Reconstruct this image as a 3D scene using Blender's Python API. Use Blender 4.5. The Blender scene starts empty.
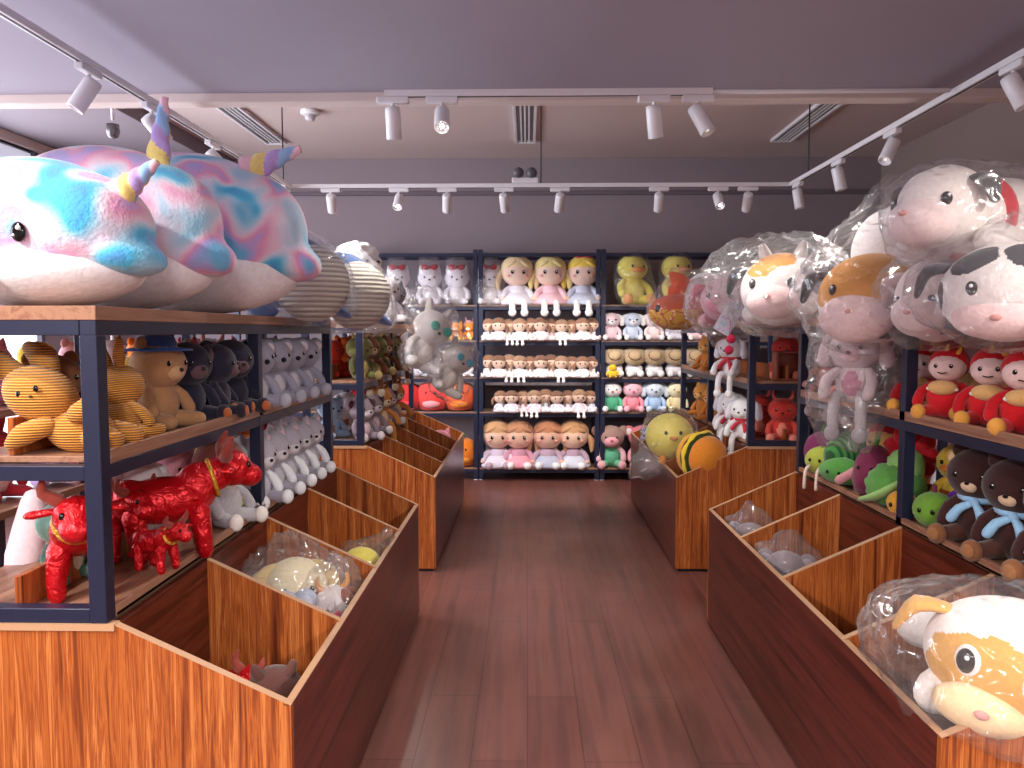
import bpy, math, random
from mathutils import Vector, Matrix, Euler, noise
random.seed(7)
PI = math.pi
SC = bpy.context.scene
COL = SC.collection
# ------------------------------------------------------------------ camera
F = 769.0
PITCH = math.atan(52/F)
YAW = math.atan(16/F)
CAMZ = 1.5
cam_d = bpy.data.cameras.new('camera'); cam = bpy.data.objects.new('camera', cam_d); COL.objects.link(cam)
cam_d.sensor_width = 36; cam_d.lens = F/1024*36; cam_d.clip_start = .05; cam_d.clip_end = 60
cam.location = (0, 0, CAMZ); cam.rotation_euler = (PI/2-PITCH, 0, YAW)
SC.camera = cam
_R = Euler((PI/2-PITCH, 0, YAW)).to_matrix()
def P(px, py, Y):
    d = _R @ Vector(((px-512)/F, -(py-384)/F, -1)); t = Y/d.y
    return Vector((0, 0, CAMZ)) + d*t
def DY(px, X):
    "depth at which the vertical line through px meets the plane x = X"
    d = _R @ Vector(((px-512)/F, 0.0, -1)); return X*d.y/d.x
# ------------------------------------------------------------------ materials
def lin(c):
    if isinstance(c, str):
        c = c.lstrip('#'); c = [int(c[i:i+2], 16) for i in (0, 2, 4)]
    return tuple(((v/255)/12.92 if v/255 <= .04045 else ((v/255+.055)/1.055)**2.4) for v in c)+(1,)
_M = {}
def newmat(name):
    m = bpy.data.materials.new(name); m.use_nodes = True
    n = m.node_tree.nodes; return m, n, m.node_tree.links, n['Principled BSDF']
def scaled(c, k): return tuple(min(1, v*k) for v in c[:3])+(1,)
def plush(c, bump=.35, scale=90, sheen=.25):
    key = ('p', str(c), bump, scale)
    if key in _M: return _M[key]
    m, n, l, b = newmat('plush_'+str(c).strip('#'))
    c = lin(c)
    tc = n.new('ShaderNodeTexCoord'); no = n.new('ShaderNodeTexNoise'); no.inputs['Scale'].default_value = scale; no.inputs['Detail'].default_value = 3
    l.new(tc.outputs['Object'], no.inputs['Vector'])
    mx = n.new('ShaderNodeMix'); mx.data_type = 'RGBA'
    mx.inputs[6].default_value = scaled(c, .8); mx.inputs[7].default_value = scaled(c, 1.12)
    l.new(no.outputs['Fac'], mx.inputs[0]); l.new(mx.outputs[2], b.inputs['Base Color'])
    bp = n.new('ShaderNodeBump'); bp.inputs['Strength'].default_value = bump; bp.inputs['Distance'].default_value = .004
    l.new(no.outputs['Fac'], bp.inputs['Height']); l.new(bp.outputs[0], b.inputs['Normal'])
    b.inputs['Roughness'].default_value = .92; b.inputs['Sheen Weight'].default_value = sheen; b.inputs['Specular IOR Level'].default_value = .15
    _M[key] = m; return m
def plain(c, rough=.5, metal=0, emit=0, name=None, spec=.5):
    key = ('s', str(c), rough, metal, emit)
    if key in _M: return _M[key]
    m, n, l, b = newmat(name or 'finish_'+str(c).strip('#'))
    c = lin(c)
    no = n.new('ShaderNodeTexNoise'); no.inputs['Scale'].default_value = 14
    tc = n.new('ShaderNodeTexCoord'); l.new(tc.outputs['Object'], no.inputs['Vector'])
    mx = n.new('ShaderNodeMix'); mx.data_type = 'RGBA'; mx.inputs[6].default_value = scaled(c, .93); mx.inputs[7].default_value = scaled(c, 1.04)
    l.new(no.outputs['Fac'], mx.inputs[0]); l.new(mx.outputs[2], b.inputs['Base Color'])
    b.inputs['Roughness'].default_value = rough; b.inputs['Metallic'].default_value = metal; b.inputs['Specular IOR Level'].default_value = spec
    if emit:
        b.inputs['Emission Color'].default_value = c; b.inputs['Emission Strength'].default_value = emit
    _M[key] = m; return m
def ramp(n, stops, interp='LINEAR'):
    r = n.new('ShaderNodeValToRGB'); cr = r.color_ramp; cr.interpolation = interp
    while len(cr.elements) < len(stops): cr.elements.new(.5)
    for e, (p, c) in zip(cr.elements, stops): e.position = p; e.color = lin(c)
    return r
def wood(name, stops, scale, rough=.35, dist=2.0):
    "grain: a noise field stretched along one axis; scale = (x, y, z) frequencies"
    m, n, l, b = newmat(name)
    tc = n.new('ShaderNodeTexCoord'); mp = n.new('ShaderNodeMapping'); mp.inputs['Scale'].default_value = scale
    l.new(tc.outputs['Object'], mp.inputs['Vector'])
    a = n.new('ShaderNodeTexNoise'); a.inputs['Scale'].default_value = 1; a.inputs['Detail'].default_value = 5; a.inputs['Roughness'].default_value = .65; a.inputs['Distortion'].default_value = dist*.2
    l.new(mp.outputs[0], a.inputs['Vector'])
    r = ramp(n, stops); l.new(a.outputs['Fac'], r.inputs[0]); l.new(r.outputs[0], b.inputs['Base Color'])
    b.inputs['Roughness'].default_value = rough; b.inputs['Specular IOR Level'].default_value = .35
    return m
ZEB = [(.3, '#4e2010'), (.42, '#8a4420'), (.48, '#b4642e'), (.53, '#8a3f1c'), (.6, '#c87a40'), (.68, '#944a24'), (.8, '#b8683a')]
W_END = wood('zebrano_vertical', ZEB, (46, 46, 1.3))
W_SIDE = wood('zebrano_lengthwise_shaded', [(.3, '#280c0a'), (.45, '#4e1e16'), (.55, '#64291f'), (.7, '#401610')], (30, 1.0, 30), .3)  # same zebrano, with the shade on the aisle-facing sides put into its colours
W_BOARD = wood('shelf_board_wood', [(.3, '#6a4034'), (.5, '#a27860'), (.7, '#865848')], (26, 1.5, 26), .35)
W_BACKB = wood('back_shelf_board_wood', [(.3, '#5a4038'), (.5, '#8f7466'), (.7, '#74584c')], (1.5, 26, 26), .35)
EDGE = plain('#bc9270', .4, name='edge_band')
METAL = plain('#242942', .38, .25, name='navy_painted_steel')
WHITE = plain('#e4e2e6', .35, name='white_enamel')
DARK = plain('#16161c', .4, name='dark_plastic')
EYE = plain('#0a090b', .12, name='glossy_black_eye')
GLINT = plain('#ffffff', .3, name='white_glint_and_lens')  # eye highlights painted as white dots; also the emergency lamp lenses
NOSE = plain('#2a1a18', .35, name='embroidered_nose')
def satin(c):
    key = ('sat', c)
    if key in _M: return _M[key]
    m, n, l, b = newmat('satin_'+c.strip('#')); cc = lin(c)
    b.inputs['Base Color'].default_value = cc; b.inputs['Roughness'].default_value = .28; b.inputs['Metallic'].default_value = .45
    tc = n.new('ShaderNodeTexCoord'); no = n.new('ShaderNodeTexNoise'); no.inputs['Scale'].default_value = 22; no.inputs['Detail'].default_value = 4; no.inputs['Distortion'].default_value = 1.5
    l.new(tc.outputs['Object'], no.inputs['Vector'])
    bp = n.new('ShaderNodeBump'); bp.inputs['Strength'].default_value = .6; bp.inputs['Distance'].default_value = .02
    l.new(no.outputs['Fac'], bp.inputs['Height']); l.new(bp.outputs[0], b.inputs['Normal'])
    _M[key] = m; return m
def striped(name, c1, c2, freq, axis='Z', bump=.6, duty=.5):
    key = ('str', name)
    if key in _M: return _M[key]
    m, n, l, b = newmat(name)
    tc = n.new('ShaderNodeTexCoord'); w = n.new('ShaderNodeTexWave'); w.wave_type = 'BANDS'; w.bands_direction = axis
    w.inputs['Scale'].default_value = freq; w.inputs['Distortion'].default_value = .6; w.inputs['Detail'].default_value = 1
    l.new(tc.outputs['Object'], w.inputs['Vector'])
    r = ramp(n, [(max(0, duty-.25), c1), (duty+.1, c2)]); l.new(w.outputs['Fac'], r.inputs[0]); l.new(r.outputs[0], b.inputs['Base Color'])
    bp = n.new('ShaderNodeBump'); bp.inputs['Strength'].default_value = bump; bp.inputs['Distance'].default_value = .006
    l.new(w.outputs['Fac'], bp.inputs['Height']); l.new(bp.outputs[0], b.inputs['Normal'])
    b.inputs['Roughness'].default_value = .9; b.inputs['Specular IOR Level'].default_value = .2; b.inputs['Sheen Weight'].default_value = .2
    _M[key] = m; return m
def tiedye(name, off, stops=None, scale=6.0):
    m, n, l, b = newmat(name)
    tc = n.new('ShaderNodeTexCoord'); mp = n.new('ShaderNodeMapping'); mp.inputs['Location'].default_value = off
    l.new(tc.outputs['Object'], mp.inputs['Vector'])
    no = n.new('ShaderNodeTexNoise'); no.inputs['Scale'].default_value = scale; no.inputs['Detail'].default_value = 1.2; no.inputs['Distortion'].default_value = .5
    l.new(mp.outputs[0], no.inputs['Vector'])
    r = ramp(n, stops or [(.27, '#5a8ed6'), (.36, '#54bce6'), (.42, '#a4d4ee'), (.48, '#dcd8ec'), (.53, '#ecc6dc'), (.58, '#e6a0c8'), (.63, '#bfaae4'), (.72, '#74bce8')])
    l.new(no.outputs['Fac'], r.inputs[0]); 
    n2 = n.new('ShaderNodeTexNoise'); n2.inputs['Scale'].default_value = 90; l.new(tc.outputs['Object'], n2.inputs['Vector'])
    l.new(r.outputs[0], b.inputs['Base Color'])
    bp = n.new('ShaderNodeBump'); bp.inputs['Strength'].default_value = .5; bp.inputs['Distance'].default_value = .006
    l.new(n2.outputs['Fac'], bp.inputs['Height']); l.new(bp.outputs[0], b.inputs['Normal'])
    b.inputs['Roughness'].default_value = .95; b.inputs['Sheen Weight'].default_value = .4; b.inputs['Specular IOR Level'].default_value = .1
    return m
def film(name='clear_film', milk=.16, gloss=.05, scale=11):
    key = ('film', name)
    if key in _M: return _M[key]
    m = bpy.data.materials.new(name); m.use_nodes = True; n = m.node_tree.nodes; l = m.node_tree.links; n.clear()
    out = n.new('ShaderNodeOutputMaterial')
    tr = n.new('ShaderNodeBsdfTransparent'); tr.inputs[0].default_value = (.97, .97, .98, 1)
    gl = n.new('ShaderNodeBsdfGlossy'); gl.inputs['Roughness'].default_value = .14; gl.inputs[0].default_value = (1, 1, 1, 1)
    df = n.new('ShaderNodeBsdfTranslucent'); df.inputs[0].default_value = (.9, .9, .93, 1)
    d2 = n.new('ShaderNodeBsdfDiffuse'); d2.inputs[0].default_value = (.9, .9, .93, 1)
    tc = n.new('ShaderNodeTexCoord')
    no = n.new('ShaderNodeTexNoise'); no.noise_type = 'RIDGED_MULTIFRACTAL'; no.inputs['Scale'].default_value = scale; no.inputs['Detail'].default_value = 3; no.inputs['Distortion'].default_value = .8
    l.new(tc.outputs['Object'], no.inputs['Vector'])
    bp = n.new('ShaderNodeBump'); bp.inputs['Strength'].default_value = 1; bp.inputs['Distance'].default_value = .045
    l.new(no.outputs['Fac'], bp.inputs['Height'])
    for s in (gl, ): l.new(bp.outputs[0], s.inputs['Normal'])
    lw = n.new('ShaderNodeLayerWeight'); lw.inputs[0].default_value = .5; l.new(bp.outputs[0], lw.inputs['Normal'])
    fp = n.new('ShaderNodeMath'); fp.operation = 'POWER'; fp.inputs[1].default_value = 3.2; l.new(lw.outputs['Facing'], fp.inputs[0])
    fr = n.new('ShaderNodeMath'); fr.operation = 'MULTIPLY'; fr.inputs[1].default_value = .42; l.new(fp.outputs[0], fr.inputs[0])
    ad = n.new('ShaderNodeMath'); ad.operation = 'ADD'; ad.inputs[1].default_value = gloss; ad.use_clamp = True; l.new(fr.outputs[0], ad.inputs[0])
    m0 = n.new('ShaderNodeMixShader'); m0.inputs[0].default_value = .5; l.new(df.outputs[0], m0.inputs[1]); l.new(d2.outputs[0], m0.inputs[2])
    rr = n.new('ShaderNodeMapRange'); rr.inputs['From Min'].default_value = .55; rr.inputs['From Max'].default_value = 1.35; rr.inputs['To Min'].default_value = milk*.5; rr.inputs['To Max'].default_value = milk*4.6  # film haze, with wrinkle highlights painted in as whiter ridges
    l.new(no.outputs['Fac'], rr.inputs[0])
    m1 = n.new('ShaderNodeMixShader'); l.new(rr.outputs[0], m1.inputs[0]); l.new(tr.outputs[0], m1.inputs[1]); l.new(m0.outputs[0], m1.inputs[2])
    m2 = n.new('ShaderNodeMixShader'); l.new(ad.outputs[0], m2.inputs[0]); l.new(m1.outputs[0], m2.inputs[1]); l.new(gl.outputs[0], m2.inputs[2])
    l.new(m2.outputs[0], out.inputs[0]); _M[key] = m; return m
# ------------------------------------------------------------------ mesh building
def rotm(r): return Euler([math.radians(a) for a in r]).to_matrix() if r else Matrix.Identity(3)
class MB:
    def __init__(s): s.v = []; s.f = []; s.mi = []; s.mats = []; s.sm = []
    def m(s, mat):
        if mat not in s.mats: s.mats.append(mat)
        return s.mats.index(mat)
    def add(s, vs, fs, mat, smooth=True):
        o = len(s.v); s.v += [tuple(v) for v in vs]; k = s.m(mat)
        for f in fs: s.f.append([i+o for i in f]); s.mi.append(k); s.sm.append(smooth)
        return s
    def ell(s, c, r, mat, rot=None, seg=14, rings=9, fn=None):
        if isinstance(r, (int, float)): r = (r, r, r)
        R = rotm(rot); c = Vector(c); vs = []; fs = []
        for i in range(rings+1):
            th = PI*i/rings
            if i in (0, rings): ring = [Vector((0, 0, math.cos(th)))]
            else: ring = [Vector((math.sin(th)*math.cos(2*PI*j/seg), math.sin(th)*math.sin(2*PI*j/seg), math.cos(th))) for j in range(seg)]
            for u in ring:
                k = fn(u) if fn else 1
                if isinstance(k, Vector): q = k
                else: q = u*k
                vs.append(c+R@Vector((q.x*r[0], q.y*r[1], q.z*r[2])))
        def idx(i, j): return 0 if i == 0 else (1+(rings-1)*seg if i == rings else 1+(i-1)*seg+j % seg)
        for i in range(rings):
            for j in range(seg):
                if i == 0: fs.append([0, idx(1, j), idx(1, j+1)])
                elif i == rings-1: fs.append([idx(i, j), idx(rings, 0), idx(i, j+1)])
                else: fs.append([idx(i, j), idx(i+1, j), idx(i+1, j+1), idx(i, j+1)])
        return s.add(vs, fs, mat)
    def tube(s, pts, rad, mat, seg=10, caps=True, sub=3, flat=1.0, up=None):
        pts = [Vector(p) for p in pts]
        if isinstance(rad, (int, float)): rad = [rad]*len(pts)
        # catmull-rom
        if len(pts) > 2 and sub > 1:
            P2 = []; R2 = []
            for i in range(len(pts)-1):
                p0 = pts[max(0, i-1)]; p1 = pts[i]; p2 = pts[i+1]; p3 = pts[min(len(pts)-1, i+2)]
                for k in range(sub):
                    t = k/sub; P2.append(.5*((2*p1)+(p2-p0)*t+(2*p0-5*p1+4*p2-p3)*t*t+(3*p1-p0-3*p2+p3)*t**3)); R2.append(rad[i]*(1-t)+rad[i+1]*t)
            P2.append(pts[-1]); R2.append(rad[-1]); pts, rad = P2, R2
        if caps:
            d0 = (pts[0]-pts[1]).normalized(); d1 = (pts[-1]-pts[-2]).normalized()
            a = [pts[0]+d0*rad[0]*k for k in (.95, .7)]; ra = [rad[0]*.3, rad[0]*.72]
            b = [pts[-1]+d1*rad[-1]*k for k in (.7, .95)]; rb = [rad[-1]*.72, rad[-1]*.3]
            pts = a+pts+b; rad = ra+list(rad)+rb
        vs = []; fs = []; u = Vector(up) if up else None
        for i, p in enumerate(pts):
            t = (pts[min(i+1, len(pts)-1)]-pts[max(i-1, 0)]).normalized()
            if u is None:
                u = Vector((0, 0, 1)) if abs(t.z) < .9 else Vector((1, 0, 0))
            w = t.cross(u).normalized(); u = w.cross(t).normalized()
            for j in range(seg):
                an = 2*PI*j/seg; vs.append(p+w*math.cos(an)*rad[i]+u*math.sin(an)*rad[i]*flat)
        n = len(pts)
        for i in range(n-1):
            for j in range(seg): fs.append([i*seg+j, i*seg+(j+1) % seg, (i+1)*seg+(j+1) % seg, (i+1)*seg+j])
        fs.append(list(range(seg))[::-1]); fs.append([(n-1)*seg+j for j in range(seg)])
        return s.add(vs, fs, mat)
    def lathe(s, prof, mat, c=(0, 0, 0), rot=None, seg=18, wob=None, smooth=True):
        R = rotm(rot); c = Vector(c); vs = []; fs = []
        for (r, z) in prof:
            for j in range(seg):
                a = 2*PI*j/seg; k = 1+(wob(a, z) if wob else 0)
                vs.append(c+R@Vector((r*k*math.cos(a), r*k*math.sin(a), z)))
        n = len(prof)
        for i in range(n-1):
            for j in range(seg): fs.append([i*seg+j, i*seg+(j+1) % seg, (i+1)*seg+(j+1) % seg, (i+1)*seg+j])
        fs.append(list(range(seg))[::-1]); fs.append([(n-1)*seg+j for j in range(seg)])
        return s.add(vs, fs, mat, smooth)
    def box(s, lo, hi, mat, b=.002, rot=None, c=None):
        lo = Vector(lo); hi = Vector(hi); ce = (lo+hi)/2; h = (hi-lo)/2
        h = Vector([abs(x) for x in h]); b = min(b, min(h)*.45)
        vs = []; fs = []; ids = {}
        R = rotm(rot); piv = Vector(c) if c is not None else ce
        for sx in (-1, 1):
            for sy in (-1, 1):
                for sz in (-1, 1):
                    for ax in range(3):
                        q = Vector((sx*(h.x-(0 if ax == 0 else b)), sy*(h.y-(0 if ax == 1 else b)), sz*(h.z-(0 if ax == 2 else b))))
                        ids[(sx, sy, sz, ax)] = len(vs); vs.append(piv+R@(ce+q-piv))
        for ax in range(3):
            o = [(ax+1) % 3, (ax+2) % 3]
            for sg in (-1, 1):
                quad = []
                for (a, bb) in ((-1, -1), (1, -1), (1, 1), (-1, 1)):
                    k = [0, 0, 0]; k[ax] = sg; k[o[0]] = a; k[o[1]] = bb; quad.append(ids[(*k, ax)])
                fs.append(quad if sg > 0 else quad[::-1])
        for ax in range(3):
            o0, o1 = (ax+1) % 3, (ax+2) % 3
            for a in (-1, 1):
                for bb in (-1, 1):
                    def g(t, which):
                        k = [0, 0, 0]; k[ax] = t; k[o0] = a; k[o1] = bb; return ids[(*k, which)]
                    q = [g(-1, o0), g(1, o0), g(1, o1), g(-1, o1)]
                    fs.append(q if a*bb > 0 else q[::-1])
        for sx in (-1, 1):
            for sy in (-1, 1):
                for sz in (-1, 1):
                    t = [ids[(sx, sy, sz, k)] for k in range(3)]; fs.append(t if sx*sy*sz > 0 else t[::-1])
        return s.add(vs, fs, mat, False)
    def prism(s, poly, t, mat, axis='Y', c=0):
        "poly in the plane across axis, extruded from c-t/2 to c+t/2"
        def pt(a, b, d): return {'Y': (a, d, b), 'X': (d, a, b), 'Z': (a, b, d)}[axis]
        n = len(poly); vs = [pt(a, b, c-t/2) for a, b in poly]+[pt(a, b, c+t/2) for a, b in poly]
        fs = [list(range(n)), [n+i for i in range(n)][::-1]]+[[i, n+i, n+(i+1) % n, (i+1) % n] for i in range(n)]
        return s.add(vs, fs, mat, False)
    def mesh(s, name):
        me = bpy.data.meshes.new(name); me.from_pydata(s.v, [], s.f)
        for m in s.mats: me.materials.append(m)
        me.polygons.foreach_set('material_index', s.mi); me.polygons.foreach_set('use_smooth', s.sm); me.update(); return me
    def build(s, name, parent=None, loc=None):
        o = bpy.data.objects.new(name, s.mesh(name)); COL.objects.link(o)
        if parent: o.parent = parent
        if loc is not None: o.location = loc
        return o
def blob(mb, voxel, smooth=4, paint=None, disp=None):
    "fuse the shapes of mb into one smooth skin; paint(center, normal) gives the material number"
    o = mb.build('fusing')
    r = o.modifiers.new('r', 'REMESH'); r.mode = 'VOXEL'; r.voxel_size = voxel
    sm = o.modifiers.new('s', 'SMOOTH'); sm.factor = .6; sm.iterations = smooth
    dg = bpy.context.evaluated_depsgraph_get(); me = bpy.data.meshes.new_from_object(o.evaluated_get(dg))
    old = o.data; bpy.data.objects.remove(o); bpy.data.meshes.remove(old)
    me.materials.clear()
    for m in mb.mats: me.materials.append(m)
    for p in me.polygons:
        p.use_smooth = True; p.material_index = paint(p.center, p.normal) if paint else 0
    return me
def obj_of(me, name, parent=None, loc=None):
    me.name = name; o = bpy.data.objects.new(name, me); COL.objects.link(o)
    if parent: o.parent = parent
    if loc is not None: o.location = loc
    return o
def tag(o, label, cat, group=None, kind=None):
    if label:
        w = label.split(); assert 4 <= len(w) <= 16, label
        o['label'] = label
    if cat: o['category'] = cat
    if group: o['group'] = group
    if kind: o['kind'] = kind
    return o
def thing(name, label, cat, loc=(0, 0, 0), rz=0, group=None):
    o = bpy.data.objects.new(name, None); o.empty_display_size = .05; COL.objects.link(o)
    o.location = loc; o.rotation_euler = (0, 0, math.radians(rz)); return tag(o, label, cat, group)
def struct(name, mb):
    o = mb.build(name); o['kind'] = 'structure'; return o
def dup(root, label=None, loc=None, rz=0, s=1.0, group=None, tilt=(0, 0)):
    def cp(o, parent):
        c = o.copy(); COL.objects.link(c); c.parent = parent
        for ch in o.children: cp(ch, c)
        return c
    r = cp(root, None)
    if label: r['label'] = label; assert 4 <= len(label.split()) <= 16, label
    if group: r['group'] = group
    put(r, loc, rz, s, tilt); return r
def put(r, loc, rz=0, s=1.0, tilt=(0, 0)):
    if loc is not None: r.location = loc
    r.rotation_euler = (math.radians(tilt[0]), math.radians(tilt[1]), math.radians(rz)); r.scale = (s, s, s)
    return r
class Stock:
    "the first use places the prototype itself, later uses are copies"
    def __init__(s, make): s.make = make; s.root = None
    def put(s, label, loc, rz=0, sc=1.0, group=None, tilt=(0, 0)):
        if s.root is None:
            s.root = s.make(); r = s.root; r['label'] = label; assert 4 <= len(label.split()) <= 16, label
            if group: r['group'] = group
            return put(r, loc, rz, sc, tilt)
        r = dup(s.root, label, loc, rz, sc, None, tilt)
        if group: r['group'] = group
        elif 'group' in r: del r['group']
        return r
ORD = ['first', 'second', 'third', 'fourth', 'fifth', 'sixth', 'seventh', 'eighth', 'ninth', 'tenth', 'eleventh', 'twelfth']
# ------------------------------------------------------------------ plush toys (face -Y, origin under the seat)
def critter(name, cat, H, body, head=None, belly=None, muzzle=None, nose=True, nosec=None, ear='round', earc=None, inner=None, ears=1.0,
            arm=None, leg=None, foot=None, pad=None, pose='sit', hs=1.07, ms=1.0, hat=None, scarf=None, hood=None, bill=None, horn=None,
            glasses=None, tail=None, eyes=True, fat=1.0, lod=1, mat=plush, cape=None, patch=None, long=1.0):
    M = (lambda c: c if not isinstance(c, str) else mat(c))
    head = head or body; arm = arm or body; leg = leg or body; earc = earc or head
    root = thing(name, None, cat); sg, rg = (16, 11) if lod else (10, 7)
    E = lambda mb, c, r, m, rot=None, fn=None: mb.ell([x*H for x in c], [x*H for x in (r if not isinstance(r, (int, float)) else (r, r, r))], M(m), rot, sg, rg, fn)
    def T(mb, pts, rad, m): return mb.tube([[x*H for x in p] for p in pts], [x*H for x in rad], M(m), 10 if lod else 7, sub=2)
    bz = .27; hz = .68
    b = MB(); E(b, (0, 0, bz), (.235*fat, .2*fat, .28), body, None, lambda u: 1+.0*u.z-.12*max(0, u.z)**2)
    b.build('body', root)
    if belly: m = MB(); E(m, (0, -.05, bz-.01), (.17*fat, .165*fat, .21), belly); m.build('belly', root)
    hr = (.28*hs, .245*hs, .25*hs); h = MB(); E(h, (0, -.02, hz), hr, head, None, lambda u: 1+.06*(1-abs(u.z))*abs(u.x)); h.build('head', root)
    if patch: m = MB(); E(m, (.11*hs, -.1*hs, hz+.08*hs), (.13*hs, .14*hs, .14*hs), patch); m.build('eye_patch', root)
    if muzzle: m = MB(); E(m, (0, -.2*hs, hz-.07*hs), (.13*ms, .1*ms, .095*ms), muzzle); m.build('muzzle', root)
    fy = -.27*hs if not muzzle else -.2*hs-.095*ms
    if nose: m = MB(); m.ell((0, (fy-.005)*H, (hz-.045*hs)*H), (.032*H*ms, .018*H, .024*H*ms), M(nosec) if nosec else NOSE, None, 10, 6); m.build('nose', root)
    if bill: m = MB(); E(m, (0, -.27*hs, hz-.05), (.14, .1, .05), bill); m.build('bill', root)
    if eyes:
        for s in (-1, 1):
            m = MB(); x = .115*hs; y = -(.02+.245*hs*math.sqrt(max(.1, 1-(x/hr[0])**2-(.03/hr[2])**2)))-.002
            m.ell((s*x*H, y*H, (hz+.02)*H), (.027*H, .016*H, .03*H), EYE, None, 9, 6)
            if lod: m.ell((s*x*H+.008*H, (y-.013)*H, (hz+.033)*H), .008*H, GLINT, None, 6, 4)
            m.build('eye', root)
    er = ears
    for s in (-1, 1):
        m = MB(); q = None
        if ear == 'round':
            E(m, (s*.2*hs, 0, hz+.2*hs), (.09*er, .05*er, .09*er), earc)
            if inner: q = MB(); E(q, (s*.2*hs, -.03*er, hz+.2*hs), (.06*er, .03*er, .06*er), inner)
        elif ear == 'koala':
            E(m, (s*.28*hs, .02, hz+.12*hs), (.13*er, .06*er, .13*er), earc)
            q = MB(); E(q, (s*.28*hs, -.03, hz+.11*hs), (.085*er, .03, .085*er), inner or '#f4eef0')
        elif ear == 'long':
            T(m, [(s*.1, .02, hz+.18*hs), (s*.15, .05, hz+.38*er), (s*.2, .06, hz+.6*er)], (.05, .075, .05), earc)
            if inner: q = MB(); T(q, [(s*.11, -.03, hz+.24*hs), (s*.15, -.012, hz+.38*er), (s*.19, .0, hz+.54*er)], (.025, .045, .025), inner)
        elif ear == 'flop':
            T(m, [(s*.16*hs, .0, hz+.17*hs), (s*.3*hs, -.02, hz+.1), (s*.34*hs, -.05, hz-.15*er)], (.05, .08, .09), earc)
        elif ear == 'point':
            m.lathe([(.1*H*er, 0), (.085*H*er, .06*H*er), (.045*H*er, .14*H*er), (.008*H, .2*H*er)], M(earc), (s*.17*hs*H, 0, (hz+.13*hs)*H), (0, s*18, 0), 8)
            if inner: q = MB(); q.lathe([(.06*H*er, 0), (.05*H*er, .05*H*er), (.02*H*er, .11*H*er)], M(inner), (s*.175*hs*H, -.05*H*er, (hz+.15*hs)*H), (0, s*18, 0), 7)
        else: continue
        e = m.build('ear', root)
        if q and lod: q.build('inner_ear', e)
    for s in (-1, 1):
        m = MB()
        if pose in ('sit', 'stand'): T(m, [(s*.17*fat, -.02, .43), (s*.27*fat, -.09, .33), (s*.28*fat, -.17, .2)], (.06, .065, .07), arm)
        else: T(m, [(s*.18*fat, -.1, .4), (s*.26*fat, -.25, .3), (s*.25*fat, -.36, .14)], (.06, .065, .07), arm)
        m.build('arm', root)
    for s in (-1, 1):
        m = MB()
        if pose == 'stand': T(m, [(s*.11, 0, .12), (s*.13, -.02, -.1*long), (s*.14, -.04, -.26*long)], (.08, .075, .07), leg); fc = (s*.14, -.07, -.3*long)
        elif pose == 'dangle': T(m, [(s*.12, -.08, .1), (s*.15, -.24, .09), (s*.16, -.3, -.1), (s*.16, -.3, -.3*long)], (.08, .07, .065, .06), leg); fc = (s*.16, -.32, -.34*long)
        else: T(m, [(s*.13*fat, -.06, .1), (s*.19, -.22, .09), (s*.22, -.34*long, .09)], (.1, .085, .075), leg); fc = (s*.23, -.37*long, .1)
        lg = m.build('leg', root)
        if foot: m = MB(); E(m, fc, (.092, .075, .1), foot); ft = m.build('foot', lg)
        if pad and lod: m = MB(); E(m, (fc[0], fc[1]-.06, fc[2]), (.06, .03, .065), pad); m.build('foot_pad', lg)
    if scarf:
        m = MB(); pts = [(.17*H*math.cos(a), (-.01+.16*math.sin(a))*H, .47*H) for a in [2*PI*k/12 for k in range(13)]]
        m.tube(pts, .05*H, M(scarf), 8, caps=False, sub=1)
        E(m, (.03, -.2, .44), (.05, .04, .05), scarf)
        T(m, [(.04, -.2, .42), (.12, -.24, .33), (.15, -.25, .22)], (.03, .05, .055), scarf); T(m, [(.0, -.2, .42), (-.1, -.23, .36), (-.16, -.25, .26)], (.03, .045, .05), scarf)
        m.build('scarf', root)
    if hood: m = MB(); E(m, (0, .05, hz+.05), (.315*hs, .27*hs, .3*hs), hood); m.build('hood', root)
    if cape: m = MB(); m.lathe([(.1*H, .5*H), (.24*H, .42*H), (.3*H, .25*H), (.31*H, .06*H), (.1*H, .04*H)], M(cape), seg=14); m.build('robe', root)
    if hat: m = MB(); m.lathe([(.36*H, hz*H+.15*H), (.37*H, hz*H+.165*H), (.2*H, hz*H+.19*H), (.19*H, hz*H+.29*H), (.12*H, hz*H+.32*H), (.01*H, hz*H+.325*H)], M(hat), seg=18); m.build('hat', root)
    if horn:
        for s in (-1, 1): m = MB(); T(m, [(s*.1, -.02, hz+.2), (s*.2, -.04, hz+.3), (s*.19, -.06, hz+.42)], (.045, .035, .015), horn); m.build('horn', root)
    if glasses:
        for s in (-1, 1): m = MB(); m.ell((s*.11*hs*H, -.27*hs*H, (hz+.03)*H), (.085*H, .025*H, .07*H), M(glasses), None, 14, 8); m.build('glasses', root)
    if tail: m = MB(); T(m, [(0, .15, .1), (.05, .3, .12), (.1, .38, .25)], (.05, .045, .03), tail); m.build('tail', root)
    return root
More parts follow.
